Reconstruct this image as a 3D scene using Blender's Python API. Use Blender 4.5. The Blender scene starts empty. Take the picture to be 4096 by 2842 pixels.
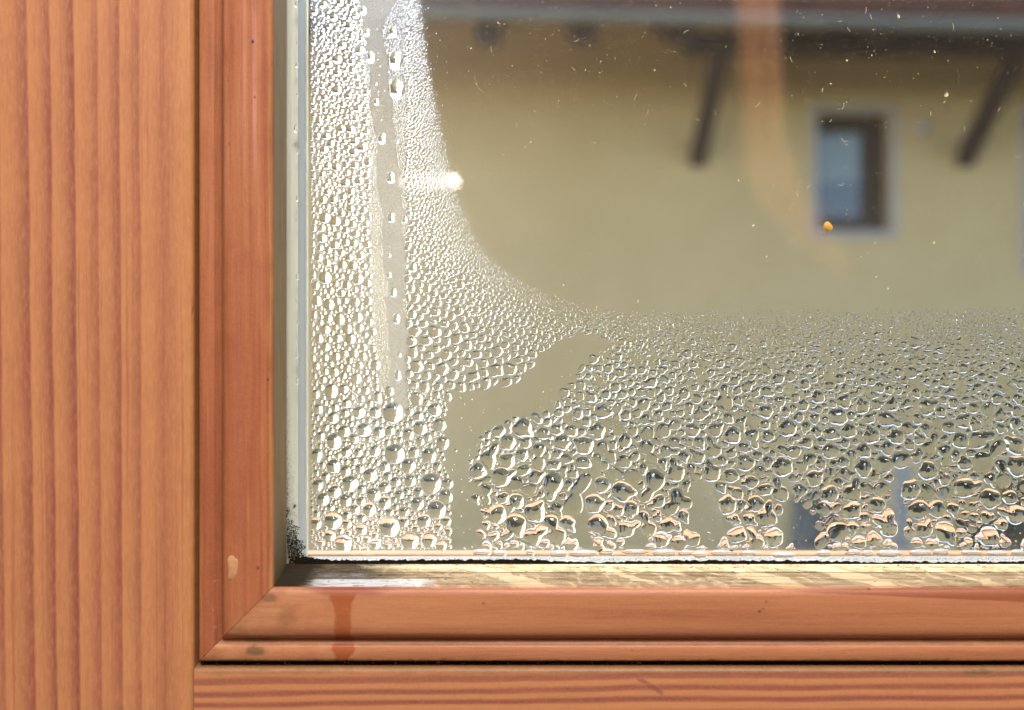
import bpy, math, random
import numpy as np
from mathutils import Vector

R = math.radians
rng = np.random.default_rng(7)
random.seed(7)
sc = bpy.context.scene
col = sc.collection

# ------------------------------------------------------------------ camera
FPX = 4551.0            # focal length in photo pixels (4096 wide)
D0 = 0.300              # camera to the room-side face of the sash
cam_d = bpy.data.cameras.new('camera')
cam_d.sensor_width = 36.0
cam_d.lens = 40.0
cam_d.clip_start = 0.01
cam_d.clip_end = 2000
cam_d.dof.use_dof = True
cam_d.dof.focus_distance = 0.3238
cam_d.dof.aperture_fstop = 7.5
cam = bpy.data.objects.new('camera', cam_d)
cam.location = (0, -D0, 0)
cam.rotation_euler = (R(90), 0, 0)
col.objects.link(cam)
sc.camera = cam

# ------------------------------------------------------------------ sky, sun, exposure
SUN_AZ, SUN_EL = -40.0, 32.0
w = bpy.data.worlds.new('World')
sc.world = w
w.use_nodes = True
wt = w.node_tree
bg = wt.nodes['Background']
sky = wt.nodes.new('ShaderNodeTexSky')
sky.sky_type = 'NISHITA'
sky.sun_disc = False
sky.sun_elevation = R(SUN_EL)
sky.sun_rotation = R(SUN_AZ)
sky.air_density = 0.9
sky.dust_density = 1.4
sky.ozone_density = 0.3
wt.links.new(sky.outputs[0], bg.inputs[0])
bg.inputs[1].default_value = 0.15
sd = bpy.data.lights.new('sun', 'SUN')
sd.energy = 3.8
sd.angle = R(0.6)
sd.cycles.is_caustics_light = True
sd.color = (1.0, 0.965, 0.925)
sun = bpy.data.objects.new('sun', sd)
sv = Vector((math.sin(R(SUN_AZ)) * math.cos(R(SUN_EL)), math.cos(R(SUN_AZ)) * math.cos(R(SUN_EL)), math.sin(R(SUN_EL))))
sun.rotation_euler = (-sv).to_track_quat('-Z', 'Y').to_euler()
sun.location = sv * 20
col.objects.link(sun)
ld = bpy.data.lights.new('room_fill', 'POINT')       # added fill lamp, out of view, to light the wood
ld.shadow_soft_size = 0.30; ld.energy = 46.0; ld.color = (1.0, 0.95, 0.88)
lamp = bpy.data.objects.new('room_fill', ld)
lamp.location = (0.14, -1.20, 1.12)
col.objects.link(lamp)
vs = sc.view_settings
vs.view_transform = 'Standard'
vs.look = 'None'
vs.gamma = 1.0
vs.exposure = 1.75
vs.use_curve_mapping = False
cy = sc.cycles
cy.max_bounces = 16
cy.transmission_bounces = 14
cy.transparent_max_bounces = 32
cy.glossy_bounces = 4
cy.diffuse_bounces = 3
cy.sample_clamp_indirect = 8.0
cy.use_denoising = True

# ------------------------------------------------------------------ helpers
def px2w(px, py, depth):
    return Vector(((px - 2048) / FPX * depth, depth - D0, -(py - 1421) / FPX * depth))

def s2l(c):
    def f(v):
        v /= 255.0
        return v / 12.92 if v <= 0.04045 else ((v + 0.055) / 1.055) ** 2.4
    return tuple(f(v) for v in c[:3]) + (1.0,)

class V:
    """a socket of a node tree with arithmetic"""
    def __init__(s, t, k): s.t, s.k = t, k
    def m(s, op, *a, clamp=False):
        n = s.t.nodes.new('ShaderNodeMath'); n.operation = op; n.use_clamp = clamp
        for i, v in enumerate((s,) + a):
            if isinstance(v, V): s.t.links.new(v.k, n.inputs[i])
            else: n.inputs[i].default_value = v
        return V(s.t, n.outputs[0])
    def __add__(s, o): return s.m('ADD', o)
    __radd__ = __add__
    def __sub__(s, o): return s.m('SUBTRACT', o)
    def __rsub__(s, o): return (s * -1) + o
    def __mul__(s, o): return s.m('MULTIPLY', o)
    __rmul__ = __mul__
    def __truediv__(s, o): return s.m('DIVIDE', o)
    def abs(s): return s.m('ABSOLUTE')
    def sin(s): return s.m('SINE')
    def min(s, o): return s.m('MINIMUM', o)
    def max(s, o): return s.m('MAXIMUM', o)
    def sst(s, a, b, lo=0.0, hi=1.0):          # smooth step a..b
        n = s.t.nodes.new('ShaderNodeMapRange'); n.interpolation_type = 'SMOOTHSTEP'
        s.t.links.new(s.k, n.inputs[0])
        n.inputs[1].default_value = a; n.inputs[2].default_value = b
        n.inputs[3].default_value = lo; n.inputs[4].default_value = hi
        return V(s.t, n.outputs[0])

class Mat:
    def __init__(s, name, rough=0.5, spec=0.4):
        s.mat = bpy.data.materials.new(name); s.mat.use_nodes = True
        s.t = s.mat.node_tree
        s.b = s.t.nodes['Principled BSDF']
        s.b.inputs['Roughness'].default_value = rough
        s.b.inputs['Specular IOR Level'].default_value = spec
        tc = s.t.nodes.new('ShaderNodeTexCoord')
        s.co = tc.outputs['Object']
        sp = s.t.nodes.new('ShaderNodeSeparateXYZ'); s.t.links.new(s.co, sp.inputs[0])
        s.x, s.y, s.z = (V(s.t, sp.outputs[i]) for i in range(3))
    def vec(s, x, y, z):
        n = s.t.nodes.new('ShaderNodeCombineXYZ')
        for i, v in enumerate((x, y, z)):
            if isinstance(v, V): s.t.links.new(v.k, n.inputs[i])
            else: n.inputs[i].default_value = v
        return n.outputs[0]
    def noise(s, x, y, z, detail=3, rough=0.5, dist=0.0):
        n = s.t.nodes.new('ShaderNodeTexNoise')
        s.t.links.new(s.vec(x, y, z), n.inputs['Vector'])
        n.inputs['Scale'].default_value = 1.0; n.inputs['Detail'].default_value = detail
        n.inputs['Roughness'].default_value = rough; n.inputs['Distortion'].default_value = dist
        return V(s.t, n.outputs[0])
    def ramp(s, f, stops, interp='LINEAR'):
        n = s.t.nodes.new('ShaderNodeValToRGB'); n.color_ramp.interpolation = interp
        s.t.links.new(f.k, n.inputs[0])
        e = n.color_ramp.elements
        while len(e) < len(stops): e.new(0.5)
        for el, (p, c) in zip(e, stops): el.position = p; el.color = c
        return V(s.t, n.outputs[0])
    def mix(s, f, a, b, mode='MIX'):
        n = s.t.nodes.new('ShaderNodeMix'); n.data_type = 'RGBA'; n.blend_type = mode
        for k, v in ((0, f), (6, a), (7, b)):
            if isinstance(v, V): s.t.links.new(v.k, n.inputs[k])
            else: n.inputs[k].default_value = v
        return V(s.t, n.outputs[2])
    def out(s, colr, bump=None, strength=0.2, dist=0.0005, rough=None):
        if isinstance(colr, V): s.t.links.new(colr.k, s.b.inputs['Base Color'])
        else: s.b.inputs['Base Color'].default_value = colr
        if rough is not None: s.t.links.new(rough.k, s.b.inputs['Roughness'])
        if bump is not None:
            n = s.t.nodes.new('ShaderNodeBump')
            n.inputs['Strength'].default_value = strength; n.inputs['Distance'].default_value = dist
            s.t.links.new(bump.k, n.inputs['Height'])
            s.t.links.new(n.outputs[0], s.b.inputs['Normal'])
        return s.mat

def mesh_obj(name, verts, faces, mat=None, parent=None, smooth=False):
    me = bpy.data.meshes.new(name)
    me.from_pydata([tuple(v) for v in verts], [], [tuple(f) for f in faces])
    me.validate(); me.update()
    if smooth:
        me.polygons.foreach_set('use_smooth', [True] * len(me.polygons))
    o = bpy.data.objects.new(name, me)
    col.objects.link(o)
    if mat: me.materials.append(mat)
    if parent: o.parent = parent
    return o

def np_mesh(name, V_, F_, mat, parent=None, smooth=True):
    """fast mesh from arrays of triangles"""
    me = bpy.data.meshes.new(name)
    nv, nf = len(V_), len(F_)
    me.vertices.add(nv); me.vertices.foreach_set('co', V_.astype(np.float32).ravel())
    me.loops.add(nf * 3); me.loops.foreach_set('vertex_index', F_.astype(np.int32).ravel())
    me.polygons.add(nf)
    me.polygons.foreach_set('loop_start', np.arange(0, nf * 3, 3, dtype=np.int32))
    me.polygons.foreach_set('use_smooth', np.full(nf, smooth))
    me.update(calc_edges=True)
    me.materials.append(mat)
    o = bpy.data.objects.new(name, me); col.objects.link(o)
    if parent: o.parent = parent
    return o

def box(name, x0, x1, y0, y1, z0, z1, mat, parent=None, bev=0.0):
    v = [(x, y, z) for x in (x0, x1) for y in (y0, y1) for z in (z0, z1)]
    f = [(0, 1, 3, 2), (4, 6, 7, 5), (0, 4, 5, 1), (2, 3, 7, 6), (0, 2, 6, 4), (1, 5, 7, 3)]
    o = mesh_obj(name, v, f, mat, parent)
    if bev:
        m = o.modifiers.new('bevel', 'BEVEL'); m.width = bev; m.segments = 3
        o.data.polygons.foreach_set('use_smooth', [True] * 6)
        n = o.modifiers.new('wn', 'WEIGHTED_NORMAL')
    return o

def empty(name, loc=(0, 0, 0)):
    o = bpy.data.objects.new(name, None); o.location = loc; col.objects.link(o); return o

def tag(o, label=None, cat=None, group=None, kind=None):
    for k, v in (('label', label), ('category', cat), ('group', group), ('kind', kind)):
        if v: o[k] = v
    return o

# ------------------------------------------------------------------ wood materials (object coordinates in metres)
PX = FPX / D0           # photo pixels per metre on the sash face

def face_uv(M, off=0.0):
    """photo-like coordinates fixed to the wood: across and down, in 1/15 mm"""
    return M.x * PX + 2048, M.z * (-PX) + 1421

# --- stile: straight vertical growth rings
M = Mat('stile_wood', 0.48, 0.35)
U, W = face_uv(M)
U = U + (M.noise(U * 0.004, W * 0.0009, 1.3, 2) - 0.5) * 20 + (M.noise(U * 0.03, W * 0.004, 4.1, 3) - 0.5) * 6
Us = U - W * (37 / 2842) * ((790 - U) / 650).m('MINIMUM', 1.0)
edges = [-200, -105, -14, 105, 196, 290, 384, 474, 555, 652, 719]
darks = [.8, .8, .8, .9, .95, 1.0, .7, .85, .75, .55, .8]
LT, DK = np.array((0.57, 0.238, 0.10)), np.array((0.25, 0.066, 0.052))
def mixc(a, b, t): return tuple(a * (1 - t) + b * t) + (1.0,)
lo, hi = -320.0, 800.0
st = []
prev = -300
for e, d in zip(edges, darks):
    g = e - prev
    st += [((prev + 0.02 * g + 4 - lo) / (hi - lo), mixc(LT, DK, 0.02 if len(st) % 2 == 0 else 0.08)),
           ((prev + 0.50 * g - lo) / (hi - lo), mixc(LT, DK, 0.22 * d + .05)),
           ((e - 3 - lo) / (hi - lo), mixc(LT, DK, d))]
    st = st[:30]
    prev = e
st.sort(key=lambda q: q[0])
st = st[-30:]
st.append(((726 - lo) / (hi - lo), mixc(LT, DK, 0.05)))
st.append(((790 - lo) / (hi - lo), (0.47, 0.212, 0.072, 1)))
c = M.ramp((Us - lo) / (hi - lo), st)
blot = M.noise(U * 0.012, W * 0.0032, 7.7, 4, 0.6)
c = M.mix(blot.sst(0.42, 0.75) * 0.28, c, (0.36, 0.12, 0.07, 1))
blot2 = M.noise(U * 0.006, W * 0.0024, 2.7, 3, 0.6)
c = M.mix(blot2.sst(0.45, 0.8) * 0.25, c, (0.66, 0.29, 0.12, 1))
fib = M.noise(U * 0.22, W * 0.011, 0.5, 4, 0.65)
c = M.mix(fib.sst(0.50, 0.75) * 0.42, c, (0.28, 0.09, 0.05, 1))
por = M.noise(U * 0.09, W * 0.022, 3.3, 4, 0.7)
c = M.mix(por.sst(0.40, 0.75) * 0.30, c, (0.70, 0.33, 0.16, 1))
ln2 = M.noise(Us * 0.085, W * 0.0007, 6.3, 3, 0.6)
c = M.mix(ln2.sst(0.54, 0.70) * 0.38, c, (0.30, 0.085, 0.05, 1))
tick = M.noise(U * 0.055, W * 0.0045, 9.5, 2, 0.5).sst(0.72, 0.78) * M.noise(U * 0.004, W * 0.004, 5.5, 1).sst(0.5, 0.6)
c = M.mix(tick * 0.75, c, (0.20, 0.06, 0.03, 1))
rb = M.noise(Us * 0.022, W * 0.0012, 0.2, 2)
h = fib * 0.35 + por * 0.45 + rb * 0.8
m_stile = M.out(c, h, 0.22, 0.0005)

# --- bottom rail: horizontal rings
M = Mat('rail_wood', 0.48, 0.35)
U, W = face_uv(M)
wob = (M.noise(U * 0.0016, W * 0.006, 3.1, 2) - 0.5) * 26 + (M.noise(U * 0.006, W * 0.03, 8.1, 3) - 0.5) * 8
Ws = W + wob + (U - 1500) * 0.0095 + ((U - 1300) * 0.0016).sin() * 3
edg = [2654, 2672, 2733, 2781, 2825, 2880, 2930, 2985, 3040, 3100]
lo, hi = 2640.0, 3120.0
st = []; prev = 2652; i = 0
for e in edg[1:]:
    g = e - prev
    d = (0.35, .8, .9, .95, .8, .9, .8, .8, .8)[i]
    st += [((prev + 5 - lo) / (hi - lo), mixc(LT, DK, 0.10)), ((prev + g * .42 - lo) / (hi - lo), mixc(LT, DK, 0.16)),
           ((prev + g * .68 - lo) / (hi - lo), mixc(LT, DK, d)), ((e - 4 - lo) / (hi - lo), mixc(LT, DK, d * .95))][0 if i < 6 else 2:]
    prev = e; i += 1
c = M.ramp((Ws - lo) / (hi - lo), st[:31])
blot = M.noise(U * 0.0035, W * 0.02, 7.7, 4, 0.6)
c = M.mix(blot.sst(0.4, 0.75) * 0.35, c, (0.42, 0.15, 0.07, 1))
vfib = M.noise(U * 0.09, W * 0.012, 0.5, 3, 0.6)
c = M.mix(vfib.sst(0.55, 0.75) * 0.30, c, (0.36, 0.13, 0.05, 1))
fib = M.noise(U * 0.012, W * 0.2, 0.5, 4, 0.65)
c = M.mix(fib.sst(0.52, 0.8) * 0.22, c, (0.30, 0.1, 0.05, 1))
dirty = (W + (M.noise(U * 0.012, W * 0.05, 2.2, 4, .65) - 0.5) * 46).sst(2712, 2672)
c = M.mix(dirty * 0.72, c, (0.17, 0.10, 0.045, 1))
# dark slanting scratch and grey smudge
def blob(M, U, W, cx, cy, rx, ry, nz, jag=0.35, soft=0.35):
    q = ((U - cx) / rx).m('POWER', 2.0) + ((W - cy) / ry).m('POWER', 2.0)
    return (q.m('SQRT') + (nz - 0.5) * jag * 2).sst(1.0 + soft * .5, 1.0 - soft)
nz = M.noise(U * 0.02, W * 0.05, 6.1, 4, 0.65)
scr = ((W - 2726) - (U - 2570) * 0.62).abs().sst(16, 4) * (U - 2600).abs().sst(64, 40) * nz.sst(0.3, 0.55)
c = M.mix(scr * 0.7, c, (0.17, 0.06, 0.055, 1))
c = M.mix(blob(M, U, W, 3920, 2690, 62, 10, nz, 0.8, .4) * 0.65, c, (0.10, 0.075, 0.03, 1))
por = M.noise(U * 0.09, W * 0.12, 3.3, 3, 0.7)
c = M.mix(por.sst(0.35, 0.75) * 0.14, c, (0.74, 0.36, 0.17, 1))
m_rail = M.out(c, vfib * 0.4 + fib * 0.4 + por * 0.4, 0.22, 0.0005)

# --- glazing bead, left (grain runs down)
M = Mat('bead_wood_upright', 0.55, 0.3)
U, W = face_uv(M)
Uw = U + (M.noise(U * 0.004, W * 0.0013, 2.3, 2) - 0.5) * 16
b0 = M.noise(Uw * 0.010, W * 0.0008, 3.0, 3, 0.55)
c = M.ramp(b0, [(0.25, (0.30, 0.088, 0.042, 1)), (0.45, (0.43, 0.145, 0.064, 1)), (0.6, (0.47, 0.175, 0.076, 1)), (0.8, (0.54, 0.22, 0.10, 1))])
low = W.sst(300, 1500)
c = M.mix(low * 0.45, c, (0.36, 0.105, 0.042, 1), 'MULTIPLY') if False else M.mix(low * 0.38, c, (0.38, 0.105, 0.044, 1))
def streak(c, pos, wid, colr, amt, slant=0.0, y0=-500, y1=3000, soft=0.5):
    q = (Uw - pos - W * slant).abs().sst(wid, wid * soft)
    q = q * W.sst(y0 - 60, y0 + 60) * W.sst(y1 + 200, y1 - 200) * M.noise(W * 0.006, U * 0.02, pos, 2).sst(0.2, 0.55)
    return M.mix(q * amt, c, colr)
c = streak(c, 982, 9, (0.62, 0.25, 0.17, 1), 0.6, 0.0, -500, 620)
c = streak(c, 1019, 11, (0.62, 0.25, 0.19, 1), 0.75, 0.012, -500, 640)
c = streak(c, 902, 16, (0.62, 0.25, 0.15, 1), 0.5, 0.01, -500, 900)
c = streak(c, 1064, 8, (0.33, 0.085, 0.03, 1), 0.8, 0.006)
c = streak(c, 1028, 7, (0.30, 0.075, 0.035, 1), 0.6, 0.009, 1000, 2400)
c = streak(c, 930, 14, (0.42, 0.13, 0.09, 1), 0.45, 0.016, 1000, 2300)
c = streak(c, 1085, 10, (0.56, 0.27, 0.10, 1), 0.6, 0.0)
gl = M.noise(Uw * 0.055, W * 0.0012, 8.5, 4, 0.62)
c = M.mix(gl.sst(0.50, 0.68) * 0.42, c, (0.27, 0.068, 0.034, 1))
c = M.mix(gl.sst(0.46, 0.30) * 0.35, c, (0.58, 0.25, 0.11, 1))
fib = M.noise(U * 0.2, W * 0.012, 0.5, 4, 0.65)
c = M.mix(fib.sst(0.48, 0.75) * 0.34, c, (0.26, 0.07, 0.032, 1))
por = M.noise(U * 0.11, W * 0.11, 3.3, 3, 0.7)
c = M.mix(por.sst(0.4, 0.8) * 0.20, c, (0.66, 0.28, 0.13, 1))
bl = M.noise(U * 0.008, W * 0.006, 5.2, 4, 0.6)
c = M.mix(bl.sst(0.45, 0.75) * 0.30, c, (0.30, 0.075, 0.035, 1))
# knots / specks, a raised drip of sealant is geometry
for (kx, ky, kr, a) in ((1014, 172, 7, .95), (1023, 393, 5, .6), (919, 578, 6, .35), (1074, 1520, 6, .7), (1035, 2270, 7, .6)):
    c = M.mix(blob(M, U, W, kx, ky, kr, kr * 1.25, bl, .5, .5) * a, c, (0.06, 0.025, 0.03, 1))
# chalky scuffs low down
ch = M.noise(U * 0.03, W * 0.02, 9.2, 4, .7).sst(0.60, 0.72) * W.sst(2120, 2300) * (U - 880).abs().sst(60, 10)
c = M.mix(ch * 0.5, c, (0.62, 0.44, 0.38, 1))
# the face turned to the glass: bare, weathered olive wood
ylow = M.y.sst(0.0012, 0.0032)
ln = M.noise(M.y * 1500, W * 0.003, 1.0, 3, .6)
olive = M.ramp(ln, [(0.3, (0.24, 0.155, 0.066, 1)), (0.5, (0.40, 0.275, 0.125, 1)), (0.7, (0.52, 0.38, 0.19, 1))])
gd = (W + (M.noise(W * 0.02, M.y * 600, 4.0, 4, .65) - .5) * 420).sst(1750, 2330)
olive = M.mix(gd * 0.55, olive, (0.11, 0.085, 0.04, 1))
c = M.mix(ylow * U.sst(1070, 1078), c, olive)
c = M.mix((U - 871 + (bl - .5) * 8).abs().sst(15, 6) * (fib * 0.5 + 0.2), c, (0.10, 0.04, 0.018, 1))
m_beadL = M.out(c, fib * 0.6 + por * 0.6 + gl * 0.8, 0.35, 0.0005)

# --- glazing bead, bottom (grain runs across)
M = Mat('bead_wood_level', 0.52, 0.35)
U, W = face_uv(M)
b0 = M.noise(U * 0.0008, W * 0.010, 3.0, 3, 0.55)
c = M.ramp(b0, [(0.25, (0.36, 0.125, 0.058, 1)), (0.45, (0.46, 0.178, 0.083, 1)), (0.6, (0.50, 0.198, 0.092, 1)), (0.8, (0.56, 0.235, 0.11, 1))])
n4 = M.noise(U * 0.008, W * 0.011, 6.6, 5, 0.65)
n5 = M.noise(U * 0.02, W * 0.03, 1.6, 4, 0.65)
lft = U.sst(1750, 900)
c = M.mix(lft * n4.sst(0.35, 0.65) * 0.55, c, (0.66, 0.32, 0.17, 1))
c = M.mix(lft * n5.sst(0.55, 0.72) * 0.35, c, (0.36, 0.20, 0.10, 1))
gl = M.noise(U * 0.0012, (W + (M.noise(U * 0.002, W * 0.004, 1.1, 2) - .5) * 40) * 0.05, 8.5, 4, 0.62)
c = M.mix(gl.sst(0.50, 0.70) * 0.34, c, (0.30, 0.085, 0.04, 1))
c = M.mix(gl.sst(0.46, 0.30) * 0.30, c, (0.60, 0.27, 0.125, 1))
fib = M.noise(U * 0.012, W * 0.2, 0.5, 4, 0.65)
c = M.mix(fib.sst(0.48, 0.75) * 0.30, c, (0.27, 0.075, 0.035, 1))
por = M.noise(U * 0.11, W * 0.11, 3.3, 3, 0.7)
c = M.mix(por.sst(0.4, 0.8) * 0.18, c, (0.68, 0.30, 0.15, 1))
# dark wedge of late wood at the upper right
wed = (W - 2362 + (n5 - .5) * 5 - (U - 3080).max(0.0) * 0.043).sst(2.5, -2.5) * U.sst(3060, 3200) * (W - 2362 + (U - 3080) * 0.02).sst(-3, 3)
c = M.mix(wed * 0.75, c, (0.27, 0.070, 0.032, 1))
# red-brown arc of shade painted below the edge at the left and the dark run of varnish
arc = (W - 2352 + (n5 - .5) * 10).sst(34, 12) * (U - 1390).abs().sst(230, 60)
arc = arc * (W - 2352 - 40 + ((U - 1400) / 170).m('POWER', 2.0) * 34).sst(14, -6)
c = M.mix(arc * 0.85, c, (0.27, 0.045, 0.018, 1))
wd = M.noise(W * 0.012, 0.0, 3.0, 3).sst(0.2, 0.8) * 16 + 22 + W.sst(2450, 2360) * 26 + (W - 2600).abs().sst(36, 4) * 18
run = (((U - 1372 + (n5 - .5) * 34 + (n4 - .5) * 22).abs() - wd)).sst(9, -7) * W.sst(2355, 2385)
c = M.mix(run * (n4.sst(0.25, 0.6) * 0.25 + 0.55), c, (0.34, 0.070, 0.016, 1))
# grey mould stains
for (bx, by, rx, ry, a) in ((1020, 2608, 44, 22, .75), (1080, 2390, 34, 16, .5), (1030, 2566, 66, 14, .5), (1150, 2460, 40, 60, .25), (960, 2500, 40, 26, .25)):
    c = M.mix(blob(M, U, W, bx, by, rx, ry, n5, .8, .5) * a, c, (0.13, 0.085, 0.04, 1))
c = M.mix((W + (n5 - .5) * 34).sst(2636, 2656) * 0.85, c, (0.05, 0.024, 0.014, 1))
for (kx, ky, kr, a) in ((1933, 2411, 8, .5), (3034, 2444, 8, .7), (3050, 2432, 6, .5), (3062, 2404, 9, .4), (3474, 2356, 6, .7), (2530, 2606, 5, .5), (2470, 2562, 8, .6)):
    c = M.mix(blob(M, U, W, kx, ky, kr, kr * .8, n5, .5, .6) * a, c, (0.08, 0.025, 0.02, 1))
# upper face, sloping to the glass: bleached bare wood with dirt, darker to the left, chalky paint rest at the left
yy = M.y * 1000
top = (M.y.sst(0.0003, 0.0008)) * (M.z.sst(-0.0630, -0.0620))
sf = M.noise(U * 0.0024, yy * 0.75, 2.0, 4, 0.68)
sf2 = M.noise(U * 0.016, yy * 1.1, 5.0, 4, 0.68)
bare = M.ramp(sf, [(0.32, (0.13, 0.088, 0.05, 1)), (0.44, (0.27, 0.195, 0.115, 1)), (0.55, (0.41, 0.315, 0.20, 1)), (0.68, (0.30, 0.165, 0.08, 1))])
bare = M.mix(sf2.sst(0.58, 0.72) * 0.45, bare, (0.25, 0.17, 0.09, 1))
# cream strip next to the glass and the dark line where it ends
bare = M.mix((yy + (sf2 - .5) * 1.2).sst(14.6, 15.2) * .9, bare, (0.58, 0.46, 0.28, 1))
bare = M.mix(((yy + (sf2 - .5) * 1.6) - 14.4).abs().sst(0.55, 0.2) * 0.85, bare, (0.10, 0.06, 0.025, 1))
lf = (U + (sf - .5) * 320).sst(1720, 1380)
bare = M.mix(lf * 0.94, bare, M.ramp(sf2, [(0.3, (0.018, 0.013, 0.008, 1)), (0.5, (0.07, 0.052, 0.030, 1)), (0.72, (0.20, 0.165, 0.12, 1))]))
pw = (yy + (sf - .5) * 3.0 - 3.9).abs().sst(3.9, 2.6) * (U + (sf2 - .5) * 160 - 1470).abs().sst(285, 190)
bare = M.mix(pw * sf2.sst(0.66, 0.5), bare, (0.62, 0.62, 0.64, 1))
pw2 = (yy + (sf - .5) * 3.0 - 11.0).abs().sst(3.2, 1.0) * (U + (sf2 - .5) * 160 - 1340).abs().sst(170, 60)
bare = M.mix(pw2 * sf2.sst(0.55, 0.46) * 0.5, bare, (0.40, 0.40, 0.42, 1))
bare = M.mix((U + (sf2 - .5) * 160).sst(1260, 1190) * 0.9, bare, (0.025, 0.017, 0.010, 1))
c = M.mix((W - 2572 + (n5 - .5) * 12).abs().sst(17, 6) * (n4 * 0.7 + 0.15), c, (0.085, 0.045, 0.018, 1))
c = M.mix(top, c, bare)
spv = top * -0.34 + 0.4
M.t.links.new(spv.k, M.b.inputs['Specular IOR Level'])
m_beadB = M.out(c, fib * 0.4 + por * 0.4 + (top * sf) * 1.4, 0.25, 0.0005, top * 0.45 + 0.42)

# --- outer wood, seen only through the water
M = Mat('outer_wood', 0.55, 0.3)
n = M.noise(M.x * 60, M.y * 300, M.z * 60, 4, .6)
m_outer = M.out(M.ramp(n, [(0.3, (0.30, 0.13, 0.06, 1)), (0.7, (0.48, 0.23, 0.11, 1))]), n, .2)

M = Mat('gap_dark', 0.8, 0.1)
n = M.noise(M.x * 4000, M.y * 1000, M.z * 4000, 3)
m_gap = M.out(M.ramp(n, [(0.3, (0.014, 0.008, 0.005, 1)), (0.8, (0.06, 0.030, 0.018, 1))]))

M = Mat('spacer_grey', 0.42, 0.5)
n = M.noise(M.x * 1500, M.y * 2500, M.z * 25, 3)
m_spacer = M.out(M.ramp(n, [(0.3, (0.58, 0.62, 0.60, 1)), (0.7, (0.68, 0.71, 0.69, 1))]), n, .1)
M = Mat('pale_sealant', 0.4, 0.5)
n = M.noise(M.x * 90, M.y * 500, M.z * 500, 4, .6)
m_pale = M.out(M.ramp(n, [(0.3, (0.20, 0.20, 0.19, 1)), (0.7, (0.30, 0.295, 0.28, 1))]), n, .15)
M = Mat('edge_sealant', 0.5, 0.4)
n = M.noise(M.x * 1200, M.y * 300, M.z * 40, 3)
n2 = M.noise(M.x * 800, M.y * 300, M.z * 900, 5, .7)
gz = (M.z + (n2 - .5) * 0.006).sst(-0.030, -0.060)
c = M.ramp(n, [(0.3, (0.64, 0.63, 0.55, 1)), (0.7, (0.74, 0.73, 0.64, 1))])
c = M.mix(gz * n2.sst(.48, .7) * .6, c, (0.10, 0.09, 0.06, 1))
m_seal = M.out(c, n, .1)
M = Mat('cream_edge', 0.5, 0.4)
m_edge = M.out((0.80, 0.78, 0.68, 1))

M = Mat('mould', 0.95, 0.05)
n = M.noise(M.x * 2500, M.y * 2500, M.z * 2500, 4, .7)
m_mould = M.out(M.ramp(n, [(0.40, (0.006, 0.0045, 0.003, 1)), (0.66, (0.022, 0.015, 0.009, 1)), (0.85, (0.10, 0.07, 0.045, 1))]), n, .8, .0004)

# glass: thin float glass, part mirror by angle
def glass_mat(name, tint, ior=1.5):
    m = bpy.data.materials.new(name); m.use_nodes = True; t = m.node_tree; t.nodes.clear()
    o = t.nodes.new('ShaderNodeOutputMaterial'); mx = t.nodes.new('ShaderNodeMixShader')
    tr = t.nodes.new('ShaderNodeBsdfTransparent'); gl = t.nodes.new('ShaderNodeBsdfGlossy')
    lw = t.nodes.new('ShaderNodeLayerWeight'); lw.inputs[0].default_value = 0.5      # Schlick, the same from both sides of the thin pane
    pw_ = t.nodes.new('ShaderNodeMath'); pw_.operation = 'POWER'; pw_.inputs[1].default_value = 5.0
    t.links.new(lw.outputs['Facing'], pw_.inputs[0])
    fr = t.nodes.new('ShaderNodeMath'); fr.operation = 'MULTIPLY_ADD'; fr.inputs[1].default_value = 0.96; fr.inputs[2].default_value = 0.04
    t.links.new(pw_.outputs[0], fr.inputs[0])
    tr.inputs[0].default_value = tint; gl.inputs['Roughness'].default_value = 0.0
    t.links.new(fr.outputs[0], mx.inputs[0]); t.links.new(tr.outputs[0], mx.inputs[1])
    t.links.new(gl.outputs[0], mx.inputs[2]); t.links.new(mx.outputs[0], o.inputs[0])
    return m
m_glass = glass_mat('float_glass', (0.985, 0.992, 0.985, 1))

m_water = bpy.data.materials.new('water'); m_water.use_nodes = True
t = m_water.node_tree; t.nodes.clear()
o = t.nodes.new('ShaderNodeOutputMaterial'); g = t.nodes.new('ShaderNodeBsdfGlass')
g.inputs['IOR'].default_value = 1.333; g.inputs['Roughness'].default_value = 0.0
t.links.new(g.outputs[0], o.inputs[0])

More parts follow.
